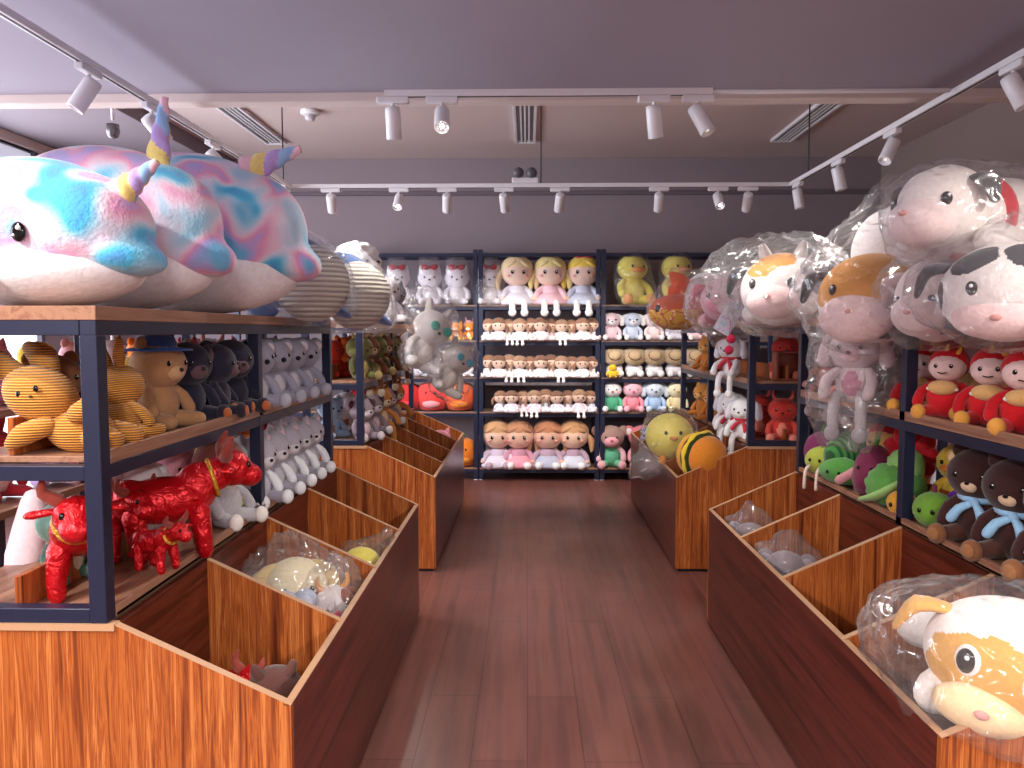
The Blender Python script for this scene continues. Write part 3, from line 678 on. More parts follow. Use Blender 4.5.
def ellp(mb, c, r, mats, paint, rot=None, seg=120, rings=80):
    "painted ellipsoid: paint(unit direction) picks the material"
    k0 = len(mb.f); mb.ell(c, r, mats[0], rot, seg, rings)
    ids = [mb.m(x) for x in mats]; Ri = rotm(rot).inverted(); c = Vector(c)
    for i in range(k0, len(mb.f)):
        ce = sum((Vector(mb.v[j]) for j in mb.f[i]), Vector())/len(mb.f[i])-c; u = Ri@ce; u = Vector((u.x/r[0], u.y/r[1], u.z/r[2])).normalized()
        mb.mi[i] = ids[paint(u)]
    return mb
def spot_fn(spots):
    "spots: (direction, angle in degrees, index); wavy edged"
    sp = [(Vector(d).normalized(), math.radians(a), k) for d, a, k in spots]
    def f(u):
        for d, a, k in sp:
            if u.angle(d) < a*(1+.22*noise.noise(u*3+d*5)): return k
        return 0
    return f
def narwhal(tie, s, hb, hd, label, loc, rz):
    r = thing('whale_plush', label, 'plush toy', loc, rz); sy = .8 if s > 1.1 else 1
    r.scale = (1, sy, 1.1 if s > 1.1 else 1)
    me = fuse([('e', (-.06*s, 0, .215*s), (.29*s, .185*s, .175*s)), ('e', (.08*s, 0, .2*s), (.19*s, .17*s, .15*s)), ('e', (.2*s, 0, .135*s), (.11*s, .115*s, .052*s), (0, 12, 0)), ('t', [(-.25*s, 0, .2*s), (-.42*s, 0, .14*s), (-.52*s, 0, .16*s)], [.12*s, .07*s, .035*s])], .014*s, [tie], None, 4)
    obj_of(me, 'body', r)
    m = MB(); m.ell((-.03*s, 0, .1*s), (.275*s, .178*s, .1*s), plush(WHITEP, .5, 60), None, 28, 16); m.build('belly', r)
    for k in (-1, 1):
        m = MB(); m.ell((-.1*s, k*.19*s, .1*s), (.11*s, .03*s, .055*s), tie, (k*-25, 25, k*20), 16, 10); m.build('fin', r)
        m = MB(); m.ell((-.56*s, k*.07*s, .17*s), (.06*s, .09*s, .02*s), tie, (0, 0, k*25), 14, 8); m.build('tail_fluke', r)
        m = MB(); m.ell((.055*s, k*.172*s, .175*s), (.02*s, .008*s, .024*s), EYE, None, 14, 9); m.ell((.062*s, k*.180*s, .184*s), .006*s, GLINT, None, 8, 6); m.ell((.048*s, k*.1795*s, .167*s), .0035*s, GLINT, None, 6, 5); m.build('eye', r)
    # the twisted horn
    L = .15*s if not isinstance(hd, tuple) or len(hd) < 4 else hd[3]
    d = Vector(hd[:3]).normalized(); q = Vector((0, 0, 1)).rotation_difference(d)
    cols = [plush(c) for c in ('#9cc4f4', '#f4c9dc', '#f6df8c', '#bfa6e6')]
    m = MB(); n = 44; sg = 16; R0 = .033*s
    vs = []; fs = []
    for i in range(n+1):
        t = i/n
        for j in range(sg):
            a = 2*PI*j/sg; k = (R0*(1-.75*t))*(1+.22*abs(math.sin((a+t*13)))); vs.append((k*math.cos(a), k*math.sin(a), t*L))
    for i in range(n):
        for j in range(sg): fs.append([i*sg+j, i*sg+(j+1) % sg, (i+1)*sg+(j+1) % sg, (i+1)*sg+j])
    fs.append([n*sg+j for j in range(sg)]); fs.append(list(range(sg))[::-1]); m.add(vs, fs, cols[0])
    for c in cols: m.m(c)
    m.mi = [int(((f//sg)/n*13+(f % sg)*2*PI/sg)/PI*.5*4/2+100) % 4 for f in range(n*sg)]+[2, 0]
    h = m.build('horn', r, hb); h.rotation_mode = 'QUATERNION'; h.rotation_quaternion = q
    return r
n1 = narwhal(TIE[0], 1.0, (.215, -.02, .285), (.8, 0, .6, .13), 'tie-dye narwhal plush nearest the camera, lying on the left foreground rack', (-1.235, 1.99, Z3-.002), -8)
n2 = narwhal(TIE[1], 1.2, (.13, -.02, .375), (.16, 0, 1, .22), 'middle tie-dye narwhal plush on the left rack, its horn pointing straight up', (-1.27, 2.40, Z3), -4)
n3 = narwhal(TIE[2], 1.38, (.15, -.02, .47), (1, 0, .38, .22), 'third tie-dye narwhal plush from the camera, its horn pointing right', (-1.185, 2.84, Z3), 2)
def rib_whale(s, label, loc, rz, tilt=0):
    r = thing('whale_plush', label, 'plush toy', loc, rz)
    blue = plush('#3f5f92', .6, 70)
    me = fuse([('e', (-.12*s, 0, .21*s), (.26*s, .17*s, .17*s)), ('t', [(-.3*s, 0, .2*s), (-.45*s, 0, .2*s)], [.1*s, .04*s])], .018*s, [blue]); obj_of(me, 'body', r)
    m = MB(); m.ell((.06*s, 0, .15*s), (.17*s, .165*s, .17*s), RIB, (0, 20, 0), 30, 18, lambda u: 1+.012*math.sin(26*u.z)); m.build('belly', r)
    for k in (-1, 1):
        m = MB(); m.tube([(-.1*s, k*.15*s, .12*s), (-.04*s, k*.2*s, .05*s), (.04*s, k*.2*s, .02*s)], [.05*s, .06*s, .035*s], blue, 12, flat=.5); m.build('fin', r)
        m = MB(); m.ell((-.5*s, k*.07*s, .21*s), (.06*s, .09*s, .02*s), blue, None, 12, 8); m.build('tail_fluke', r)
        m = MB(); m.ell((-.05*s, k*.165*s, .25*s), (.014*s, .008*s, .016*s), EYE, None, 10, 7); m.build('eye', r)
    return r
w1 = rib_whale(.97, 'blue whale plush with ribbed cream belly, right behind the three narwhals', (-.98, 3.36, Z3), -38)
w2 = rib_whale(.97, 'blue whale plush with ribbed cream belly at the end of the left foreground rack', (-.88, 3.80, Z3-.03), -42)
bag([w1], 'clear bag round the ribbed whale right behind the narwhals', .012, .012, (.5, -.4, .5), .02, 4)
bag([w2], 'clear bag round the ribbed whale at the rack end', .012, .014, (.5, -.4, .5), .02, 4)
# ---------------- middle shelf of the left foreground rack
def bunny_lying():
    r = thing('bunny_plush', 'yellow corduroy bunny lying behind the front post of the left rack', 'plush toy', (-1.17, 1.94, Z2))
    m = MB(); m.ell((.02, 0, .055), (.085, .07, .062), CORD, (0, 12, 0), 24, 16); m.build('body', r)
    m = MB(); m.ell((-.065, -.02, .145), (.092, .075, .07), CORD, (0, 24, 0), 26, 18); m.build('head', r)
    for p in ([(-.12, 0, .18), (-.2, .01, .225), (-.27, .01, .25)], [(-.07, .03, .205), (-.1, .05, .235), (-.14, .06, .26)]): m = MB(); m.tube(p, [.025, .035, .02], CORD, 12); m.build('ear', r)
    for p in ([(-.03, -.06, .07), (-.075, -.08, .05), (-.1, -.085, .03)], [(.05, -.06, .1), (.09, -.07, .12)]): m = MB(); m.tube(p, [.025, .028, .018][:len(p)], CORD, 12); m.build('arm', r)
    for s in (-1, 1): m = MB(); m.tube([(.08, s*.04, .04), (.13, s*.05, .035)], [.035, .028], CORD, 10); m.build('leg', r)
    for x, z in ((-.055, .152), (-.012, .165)): m = MB(); m.ell((x-.02, -.092, z), (.007, .004, .008), EYE, None, 10, 6); m.build('eye', r)
    m = MB(); m.ell((-.045, -.094, .146), (.006, .003, .003), NOSE, None, 8, 5); m.build('nose', r)
    return r
bunny_lying()
b2 = critter('bunny_plush', 'plush toy', .25, CORD, ear='long', ears=.9); b2['label'] = 'second yellow corduroy bunny, seen from behind just right of the front post'
put(b2, (-1.13, 2.12, Z2), 150, .9, (0, 8))
b3 = critter('bear_plush', 'plush toy', .3, '#8a5a3c', muzzle='#b98a62', ear='round'); b3['label'] = 'tan bear plush in the back of the shelf behind the corduroy bunnies'; put(b3, (-1.32, 2.1, Z2), 60, .85)
TB = critter('bear_plush', 'plush toy', .3, '#b58760', muzzle='#d2a87e', hat='#3b5c9e', ear='round', tail='#b58760'); TB['label'] = 'tan bear plush in a blue hat on the left middle shelf'; put(TB, (-1.17, 2.4, Z2), 75, .98)
mk = Stock(lambda: critter('monkey_plush', 'plush toy', .3, '#2b2a3c', muzzle='#6a5058', foot='#332a38', pad='#b8663c', ear='koala', inner='#6a5058', arm='#2b2a3c'))
for i, (y, sc, lb) in enumerate([(2.58, .95, 'nearest of three dark monkeys on the left middle shelf'), (2.72, .92, 'middle one of three dark monkeys on the left middle shelf'), (2.86, .97, 'dark monkey plush next to the grey koalas on the left middle shelf')]):
    mk.put(lb, (-1.12 if i else -1.16, y, Z2), [62, 100, 55][i], sc)
ko = Stock(lambda: critter('koala_plush', 'plush toy', .3, '#a9a9bc', belly='#d8d6e0', ear='koala', inner='#efe6ee', nosec='#20202a', ms=1.5, foot='#b8b8c8'))
for i, y in enumerate([3.04, 3.26, 3.48, 3.70]):
    ko.put('grey koala plush on the left middle shelf, %s from the camera' % ORD[i], (-1.10, y, Z2), 62-4*i, .98)
p_ = critter('dinosaur_plush', 'plush toy', .28, '#d86a6c', belly='#f2b0a0', ear='none', horn='#f2b0a0'); p_['label'] = 'coral dinosaur plush behind the grey koalas'; put(p_, (-1.33, 3.2, Z2), 70)
p_ = critter('cat_plush', 'plush toy', .28, '#d9b79c', belly='#f2e6da', ear='point'); p_['label'] = 'cream cat plush behind the dark monkeys, near the middle post'; put(p_, (-1.33, 2.84, Z2), 50)
p_ = critter('duck_plush', 'plush toy', .24, '#eab84c', bill='#e8803a', nose=False, ear='none'); p_['label'] = 'yellow duck plush seen behind the dark monkeys'; put(p_, (-1.34, 2.62, Z2), 60)
# ---------------- satin oxen, lower shelf
def ox(s=1.0, col='#c8101c'):
    S = satin(col); r = thing('ox_plush', None, 'plush toy'); G = satin('#d8a43c')
    me = fuse([('e', (0, .02, .17), (.075, .12, .07)), ('e', (0, -.07, .2), (.07, .06, .075)), ('e', (0, .11, .175), (.065, .05, .065)), ('t', [(0, -.08, .22), (0, -.14, .24)], [.055, .05])], .008, [S]); obj_of(me, 'body', r)
    me = fuse([('e', (0, -.17, .25), (.058, .06, .055)), ('e', (0, -.22, .225), (.042, .04, .036))], .007, [S]); hd = obj_of(me, 'head', r)
    for x in (-1, 1):
        for y in (-.07, .1): m = MB(); m.tube([(x*.045, y, .14), (x*.055, y-.01, .07), (x*.055, y-.015, .022)], [.034, .026, .024], S, 10); m.build('leg', r)
        m = MB(); m.tube([(x*.04, -.15, .29), (x*.075, -.15, .315), (x*.075, -.165, .35)], [.02, .016, .006], plush('#8a3a30'), 10); m.build('horn', hd)
        m = MB(); m.tube([(x*.05, -.15, .265), (x*.1, -.15, .26)], [.018, .022], S, 10, flat=.5); m.build('ear', hd)
        m = MB(); m.ell((x*.032, -.215, .262), (.009, .007, .01), EYE, None, 9, 6); m.build('eye', hd)
    m = MB(); m.tube([(0, .16, .2), (0, .2, .17), (0, .2, .1), (0, .21, .07)], [.012, .009, .009, .02], S, 8); m.build('tail', r)
    m = MB(); m.lathe([(.060, -.006), (.063, 0), (.060, .006)], G, (0, -.115, .225), (75, 0, 0), 16); m.build('collar', r)
    return r
oxs = Stock(ox)
oxs.put('shiny red satin ox standing left of the front post on the lower shelf', (-1.20, 2.0, Z1), 30, .95)
oxs.put('large shiny red satin ox standing right of the front post', (-1.10, 2.32, Z1), 118, 1.05, tilt=(0, 0))
oxs.put('small red satin ox at the shelf edge beneath the large one', (-1.05, 2.12, Z1+.02), 70, .48)
oxs.put('red satin ox tucked behind the front post of the left rack', (-1.27, 2.3, Z1), 60, .75)
p_ = critter('mouse_plush', 'plush toy', .3, '#b9b6bc', head='#e6ded8', ear='none', hood='#8a4a44', foot='#e6ded8'); p_['label'] = 'pale mouse plush in a brown hood beside the large red ox'; put(p_, (-1.1, 2.72, Z1), 72)
p_ = critter('turtle_plush', 'plush toy', .24, '#5f8a7c', belly='#d8d0b8', head='#86b4a4', ear='none'); p_['label'] = 'green turtle plush behind the red oxen on the lower shelf'; put(p_, (-1.30, 2.1, Z1), 60)
p_ = critter('cat_plush', 'plush toy', .3, striped('grey_stripe_plush', '#6a6a74', '#c4c2ca', 12, 'Z', .4), head='#bfbcc4', ear='point'); p_['label'] = 'grey striped cat plush left of the mice on the lower shelf'; put(p_, (-1.15, 2.87, Z1), 75)
p_ = critter('frog_plush', 'plush toy', .2, '#c9c07a', ear='round', earc='#a8b060'); p_['label'] = 'small olive frog plush at the shelf edge near the middle post'; put(p_, (-1.07, 2.79, Z1), 80, .55)
mo = Stock(lambda: critter('mouse_plush', 'plush toy', .3, '#a8a2b0', head='#b4aeba', muzzle='#d8d0d6', ear='point', inner='#d8b8c0', foot='#eef0f6', arm='#eef0f6', belly='#c8c6d2', nosec='#1c1a20'))
for i, y in enumerate([3.04, 3.22, 3.40, 3.58, 3.76]):
    mo.put('grey mouse plush with white paws on the lower shelf, %s from camera' % ORD[i], (-1.1, y, Z1), 66-4*i, .98)
# ---------------- island rack beyond, seen through the first one
def rack_at(label, x, y0, n, pitch, z0=.0):
    root = thing('display_rack', label, 'rack', (x, y0, 0)); L = n*pitch; t = .04; D = .45
    for k in range(n+1):
        for xa in (0, -D+t): MB().box((xa-t, min(k*pitch, L-t), 0), (xa, min(k*pitch, L-t)+t, 1.5), METAL).build('post', root)
    for z in (.4, .8, 1.18, 1.5): MB().box((-D, 0, z), (0, L, z+.03), W_BOARD).build('shelf_board', root)
    return root
rack_at('second rack in the side aisle left, seen through the foreground rack', -1.96, 2.3, 3, 1.05)
BRIGHT = [('bear_plush', 'pink bear', dict(body='#f4b6c4', ear='round', belly='#fbe4e8')), ('dog_plush', 'white puppy', dict(body='#f2eef4', ear='flop', muzzle='#ffffff')), ('rabbit_plush', 'red rabbit', dict(body='#c8323c', ear='long', belly='#f0c0b8')),
          ('chick_plush', 'yellow chick', dict(body='#f6cf4e', ear='none', bill='#ee8a30', nose=False)), ('tiger_plush', 'orange tiger', dict(body='#ee7a28', ear='round', muzzle='#fff0e0', belly='#fff0e0')), ('elephant_plush', 'pale blue elephant', dict(body='#a8c4e4', ear='koala')),
          ('pig_plush', 'rosy pig', dict(body='#ee96ac', ear='point', muzzle='#f8bccb')), ('rabbit_plush', 'white rabbit', dict(body='#f4f0f2', ear='long', inner='#f4b8c4')), ('bear_plush', 'wine red bear', dict(body='#8c2430', ear='round', muzzle='#b05048')), ('cat_plush', 'lavender cat', dict(body='#b89ad0', ear='point', belly='#e8dcf2'))]
k = 0
SHELF = {.43: 'bottom', .83: 'lower', 1.21: 'middle', 1.53: 'top'}
stb = [Stock(lambda a=a: critter(a[0], 'plush toy', .3, lod=0, **a[2])) for a in BRIGHT]
for z in (.83, 1.21, 1.53):
    y = 2.42
    cnt = {}
    while y < 5.3:
        q = (k*7+int(z*10)) % 10; cnt[q] = cnt.get(q, 0)+1; sc = .98 if z > 1.4 or z > .8 else .9
        wh = '' if cnt[q] == 1 else ', further back'
        stb[q].put('%s plush on the %s shelf of the side aisle rack%s' % (BRIGHT[q][1], SHELF[z], wh), (-2.15, y, z), 70, sc*(1.0 if z != 1.21 else .9)); y += .3; k += 1
big = critter('rabbit_plush', 'plush toy', .5, '#f3dbe4', ear='long', lod=0); big['label'] = 'large pale pink rabbit lying low at the far left edge'; put(big, (-1.62, 2.25, .0), 60, 1.5)
for i, (q, x, y, z, wh) in enumerate([(1, -1.3, 2.5, Z1, 'in the back row of the lower left foreground shelf'), (0, -1.3, 2.78, Z1, 'in the back row of the lower left foreground shelf'), (3, -1.31, 3.1, Z1, 'in the back row of the lower left foreground shelf'), (4, -1.31, 3.4, Z1, 'in the back row of the lower left foreground shelf'), (2, -1.31, 3.7, Z1, 'in the back row of the lower left foreground shelf'),
    (6, -1.32, 3.55, Z2, 'behind the koalas on the left middle shelf'), (9, -1.31, 3.8, Z2, 'behind the koalas on the left middle shelf'), (4, -1.3, 5.4, Z2, 'in the back row of the far left rack, middle shelf'), (7, -1.3, 5.75, Z2, 'in the back row of the far left rack, middle shelf'), (8, -1.3, 6.1, Z2, 'in the back row of the far left rack, middle shelf'),
    (5, -1.3, 5.0, Z1, 'in the back row of the far left rack, lower shelf'), (1, -1.3, 5.4, Z1, 'in the back row of the far left rack, lower shelf'), (2, -1.3, 5.85, Z1, 'in the back row of the far left rack, lower shelf'),
    (8, 1.66, 3.75, Z1, 'in the back row behind the plush vegetables'), (3, 1.66, 2.95, Z1, 'in the back row behind the plush vegetables'), (6, 1.66, 3.66, Z2, 'in the back row of the right middle shelf'), (1, 1.66, 3.3, Z2, 'in the back row of the right middle shelf')]):
    stb[q].put('%s plush %s' % (BRIGHT[q][1], wh), (x, y, z), (65 if x < 0 else -60)+random.uniform(-12, 12), .95)
# ---------------- in the left foreground bin
oxs.put('red satin ox poking up by the front panel of the nearest bin cell', (-.84, 1.99, .341), 150, .72)
p_ = critter('bear_plush', 'plush toy', .5, '#5c3a34', ear='long', ears=.5); p_['label'] = 'dark brown plush with upright ears in the corner of the nearest bin cell'; put(p_, (-.70, 2.05, .341), 200, .50)
d_ = critter('dog_plush', 'plush toy', .5, '#f0e2b8', head='#f4e6c0', muzzle='#fff6dc', ear='flop', earc='#d8c088'); d_['label'] = 'cream dog plush with a dark eye in the bagged heap of the left bin'; put(d_, (-.84, 2.70, .341), 25, .74, (0, 0))
e_ = critter('elephant_plush', 'plush toy', .4, '#b0b8cc', ear='koala', inner='#c8cede'); e_['label'] = 'grey blue elephant plush at the front of the bagged heap'; put(e_, (-.84, 2.50, .345), 10, .78)
f_ = critter('cow_plush', 'plush toy', .45, '#f4ece6', patch='#8a4a34', muzzle='#e8a8a8', ear='flop', earc='#8a4a34', horn='#e8a050'); f_['label'] = 'spotted cow plush at the right of the bagged heap'; put(f_, (-.70, 2.68, .341), 30, .6)
g_ = critter('pig_plush', 'plush toy', .3, '#d8506a', ear='point', muzzle='#f0a0b0'); g_['label'] = 'small crimson pig plush between the cream dog and the cow'; put(g_, (-.69, 2.52, .345), 10, .72)
bag([d_, e_], 'large clear bag covering the heap in the second cell of the left bin', .02, .035, (-.1, .3, 1), .06, 5, .07, cell=(-.975, -.60, 2.365, 2.87, .64))
bag([f_, g_], 'smaller clear bag on the right side of the left bin heap', .015, .025, (.2, .2, 1), .05, 4, .06, cell=(-.975, -.60, 2.365, 2.87, .64))
h_ = critter('duck_plush', 'plush toy', .45, '#f2e25a', bill='#f0b428', nose=False, ear='none'); h_['label'] = 'pale yellow duck plush in the third cell of the left bin'; put(h_, (-.70, 3.14, .341), 30, .62)
bag([h_], 'clear bag over the pale yellow duck plush', .015, .03, (.6, .3, 1), .08, 4, .06, cell=(-.975, -.60, 2.91, 3.415, .62))
# ---------------- on top of the far left rack and hanging from it
def fluffy():
    r = thing('lamb_plush', 'fluffy bright white lamb plush on the left rack beyond the whales', 'plush toy', (-1.12, 4.86, Z3), 60)
    def fl(u): return 1+.16*noise.noise(u*4.3)+.1*noise.noise(u*9)
    W = plush('#fbfafc', .8, 40)
    m = MB(); m.ell((0, 0, .17), (.17, .15, .17), W, None, 36, 24, fl); m.build('body', r); m = MB(); m.ell((0, -.05, .36), (.16, .14, .14), W, None, 36, 24, fl); m.build('head', r)
    m = MB(); m.ell((0, -.17, .32), (.08, .06, .06), plush('#f2e8e6'), None, 14, 9); m.build('muzzle', r)
    for s in (-1, 1):
        m = MB(); m.ell((s*.17, -.04, .33), (.05, .03, .09), W, (0, s*-20, 0), 20, 14, fl); m.build('ear', r); m = MB(); m.ell((s*.05, -.185, .37), .012, EYE, None, 8, 6); m.build('eye', r)
        m = MB(); m.tube([(s*.09, -.08, .06), (s*.12, -.2, .05)], [.06, .05], W, 12); m.build('leg', r)
    return r
fluffy()
def hung(px, py, D, c, lb, sc=1, rz=20, tl=(0, 0), **kw):
    p = P(px, py, D); r = critter(c[0], 'plush toy', .42, **kw); r['label'] = lb; put(r, (p.x, p.y, p.z-.42*.45*sc), rz, sc, tl); return r
g1 = hung(412, 338, 4.95, ('rabbit_plush',), 'grey rabbit plush with teal glasses, bagged and hanging off the left rack', 1, 40, (10, 25), body='#d9d4d0', belly='#f2eee6', ear='long', glasses='#2fb39c', ears=.6)
g2 = hung(438, 366, 5.0, ('rabbit_plush',), 'tan grey rabbit plush with blue glasses, hanging lowest off the left rack', .85, 40, (10, 30), body='#c6bcb4', belly='#ebe2d8', ear='long', glasses='#4aa8c0', ears=.5)
bag([g1], 'clear bag round the grey rabbit with teal glasses', .02, .03, (-.4, 0, 1), .1, 4, .06); bag([g2], 'clear bag round the tan grey rabbit with blue glasses', .02, .025, (-.5, 0, 1), .08, 4, .06)
t_ = [('white cat plush on top of the far left rack near its middle', '#efeaf0', 5.4, -1.0), ('grey cat plush on top of the left rack, near its far end', '#9a98a4', 6.0, -1.05), ('pale grey cat plush on top of the left rack beside the hanging rabbits', '#c8c6cc', 5.2, -1.28)]
for lb, c, y, x in t_: r = critter('cat_plush', 'plush toy', .34, c, ear='point', belly='#f4f0f4'); r['label'] = lb; put(r, (x, y, Z3), 50)
# ---------------- far left rack shelves
dn = Stock(lambda: critter('dinosaur_plush', 'plush toy', .3, '#6a6a3c', belly='#c8b46a', head='#7c7a44', ear='none', horn='#e0c080', arm='#5c5a34', foot='#d8c080'))
dr = Stock(lambda: critter('deer_plush', 'plush toy', .3, '#7a4a30', belly='#d8b890', head='#8a5636', muzzle='#e0c4a0', ear='point', horn='#d8b890', pose='dangle', foot='#e8d8c0'))
for i, (st, y, lb) in enumerate([(dn, 4.9, 'olive dinosaur plush at the near end of the far left rack'), (dr, 5.12, 'brown deer plush with dangling legs next to the near dinosaur'), (dn, 5.4, 'olive dinosaur plush in the middle of the far left rack'),
        (dr, 5.66, 'brown deer plush in the middle of the far left rack'), (dn, 5.95, 'olive dinosaur plush second from the far end of the left rack'), (dr, 6.25, 'brown deer plush at the far end of the left rack')]):
    st.put(lb, (-1.08, y, Z2), 50, .98)
cl = critter('crab_plush', 'plush toy', .22, '#d83a28', ear='round'); cl['label'] = 'red plush peeking above the dinosaurs on the far left rack'; put(cl, (-1.3, 5.1, Z2), 60, 1.2)
rc = Stock(lambda: critter('raccoon_plush', 'plush toy', .3, '#8c7c88', head='#a898a2', muzzle='#f0e4e8', ear='koala', inner='#5c3440', belly='#e0c4cc', patch='#4c2c38', foot='#f0e8ea'))
gi = Stock(lambda: critter('giraffe_plush', 'plush toy', .32, '#d89048', belly='#f0d8a8', ear='point', horn='#8a5028', muzzle='#f6e4c4', pose='dangle', foot='#f0e4cc'))
for st, y, lb in [(rc, 4.9, 'mauve raccoon plush nearest the camera on the far left rack'), (rc, 5.2, 'mauve raccoon plush, second on the low shelf of the far left rack'), (gi, 5.5, 'orange giraffe plush next to the raccoons on the far left rack'), (rc, 5.75, 'mauve raccoon plush sitting between the two orange giraffes'), (gi, 6.05, 'orange giraffe plush at the far end of the low left shelf')]:
    st.put(lb, (-1.07, y, Z1), 52, .98)
p_ = critter('pig_plush', 'plush toy', .4, '#d88a9c', ear='point', muzzle='#eeb0bc'); p_['label'] = 'pink pig plush in the last cell of the far left bin'; put(p_, (-.76, 6.55, .341), 20, .85)
# ---------------- back wall racks
YS = 7.86
def xs(px): return P(px, 300, YS).x
# top left: kittens in clear bags with red bows
def kit(): 
    r = critter('kitten_plush', 'plush toy', .42, '#f2ecf0', ear='point', lod=1, pose='sit', belly='#fbf7fa')
    m = MB()
    for s in (-1, 1): m.ell((s*.045, -.06, .40), (.045, .025, .03), plush('#b02838'), (0, -s*20, 0), 10, 6)
    m.ell((0, -.075, .4), .018, plush('#8c1c2c'), None, 8, 5); m.build('bow', r); return r
kt = Stock(kit); B5 = ['left', 'second from left', 'third from left', 'right']
for i, (px, nm) in enumerate([(398, 'leftmost, partly behind the hanging rabbits'), (430, 'on the first tall rack, centre'), (457, 'on the first tall rack, right'), (489, 'beside the large dolls')]):
    r = kt.put('white kitten plush with red bow, %s' % nm, (xs(px), YS, ZB_[4]+.017), 5, .95)
    bag([r], 'clear knotted bag round the white kitten, %s' % nm, .012, .02, (0, -.2, 1), .1, 3, .05)
# second shelf left: foxes
fx = Stock(lambda: critter('fox_plush', 'plush toy', .2, '#dd8a3c', belly='#f8e6c8', ear='point', muzzle='#fdf0dc', lod=0, foot='#f2c458'))
for i, px in enumerate([420, 432, 446, 458, 470]): fx.put('small orange fox plush on the back left rack, %s from the left' % ORD[i], (xs(px), YS-.05-.03*(i % 2), ZB_[3]+.017), 10-8*i, .95)
r = critter('rabbit_plush', 'plush toy', .2, '#f2b8c0', ear='long', lod=0, ears=.6); r['label'] = 'small pink rabbit standing behind the orange foxes'; put(r, (xs(469), YS+.12, ZB_[3]+.017), 0, 1.1)
for i, (px, c, nm) in enumerate([(415, '#e9e6ec', 'white seal'), (430, '#dfe3ee', 'pale grey seal'), (444, '#9a8a94', 'mauve hedgehog'), (453, '#b8d4ee', 'light blue seal'), (468, '#f6f4f8', 'snow white seal')]):
    r = critter('seal_plush', 'plush toy', .2, c, ear='none', lod=0, muzzle='#fbf8fa', fat=1.3); r['label'] = nm+' plush on the third shelf of the back left rack'; put(r, (xs(px), YS-.08, ZB_[2]+.017), -10+5*i, 1.0)
def round_fruit(c1, c2, stem, r0=.14):
    r = thing('pumpkin_plush', None, 'plush toy'); m = MB(); m.lathe([(.3*r0, 0), (.85*r0, .12*r0), (1.05*r0, .8*r0), (1.02*r0, 1.3*r0), (.8*r0, 1.85*r0), (.35*r0, 2.05*r0), (.03, 2*r0)], plush(c1), seg=28, wob=lambda a, z: .05*abs(math.sin(4*a))); m.build('body', r)
    m = MB(); m.ell((0, -.75*r0, .55*r0), (.62*r0, .4*r0, .34*r0), plush(c2), None, 16, 10); m.build('front_pouch', r)
    m = MB(); m.tube([(0, 0, 2*r0), (.02, 0, 2.3*r0)], [.02, .014], plush(stem), 8); m.build('stem', r)
    for s in (-1, 1): m = MB(); m.ell((s*.3*r0, -.98*r0, 1.3*r0), (.09*r0, .05*r0, .11*r0), EYE, None, 9, 6); m.build('eye', r)
    return r
for px, c1, c2, lb, z, sc in [(407, '#c42a2e', '#d84048', 'dark red round plush half hidden behind the left bin rack', 1, 1.0), (432, '#e04440', '#f09aa0', 'red round plush with pink pouch on the back left rack', 1, 1.05), (460, '#e8602c', '#f48a2c', 'orange red round plush with an orange pouch on the back left rack', 1, 1.05), (462, '#f2842a', '#f49c3c', 'orange pumpkin plush low on the back left rack', 0, 1.0)]:
    r = round_fruit(c1, c2, '#5a7a3a', .14); r['label'] = lb; put(r, (xs(px), YS-.02, ZB_[z]+.017), 0, sc)
# centre rack: large dolls on top
for i, (px, kw, lb, z, h) in enumerate([(517, dict(hair='#f0d6a8', dress='#e9e4f0', sleeve='#ece8f4'), 'large doll in pale lilac, leftmost of three on the top centre shelf', 4, .68), (550, dict(hair='#f0dc98', dress='#f4c4d0', sleeve='#f6ccd6'), 'large doll in a pink dress, middle of the top centre shelf', 4, .68),
       (583, dict(hair='#f4d45e', dress='#cfd6ea', sleeve='#d8def0', bow='#c83c50'), 'large doll in pale blue with a red bow on the top centre shelf', 4, .68)]):
    r = doll(h, **kw); r['label'] = lb; put(r, (xs(px), YS-.03, ZB_[z]+.017), 5-5*i, .98)
for i, (px, kw, lb) in enumerate([(497, dict(hair='#c89a70', dress='#d9c6da', skin='#eec4ac', shoe='#c8a8b8', skirt='#e4dceb'), 'doll with brown hair and lilac skirt, leftmost at the bottom of the centre rack'),
      (519, dict(hair='#c08a68', dress='#c890a4', skin='#eec0a8', skirt='#eaa0b0'), 'doll in a rose pink skirt, second on the bottom centre shelf'),
      (548, dict(hair='#c08260', dress='#b89cae', skin='#e8b8a0', skirt='#b8bcd2'), 'doll in a grey blue skirt, third on the bottom centre shelf'), (574, dict(hair='#cc9a6e', dress='#b094a8', skin='#efc4aa', skirt='#cfd2e0'), 'doll in a pale grey skirt, rightmost on the bottom centre shelf')]):
    r = doll(.66, dangle=False, **kw); r['label'] = lb; put(r, (xs(px), YS-.04, ZB_[0]+.017), 4-3*i, .97)
HA = ['#9a7058', '#a8846a', '#84604e', '#b09070', '#8c6654']
def doll_row(n, p0, p1, z, dress, h, rowname, hat=None):
    protos = [Stock(lambda c=c, q=q: doll(h, hair=HA[q], dress=c, skin='#e2c0ac', lod=0, dangle=(q == 1))) for q, c in enumerate(dress)]
    for i in range(n):
        px = p0+(p1-p0)*i/(n-1); a = protos[(i*2+i//3) % len(protos)]
        a.put('small white-dressed doll, %s from left %s' % (ORD[i], rowname), (xs(px), YS-.1-.05*(i % 2), ZB_[z]+.017), random.uniform(-12, 12), random.uniform(.9, 1.0), 'small dolls on the centre rack')
doll_row(11, 489, 592, 3, ['#f6f0f4', '#f2f4fa', '#f4dfe4'], .31, 'in the centre rack row below the large dolls')
doll_row(11, 489, 592, 2, ['#fdf8fa', '#f8f2f6', '#f6e6ea'], .31, 'on the middle shelf of the centre rack')
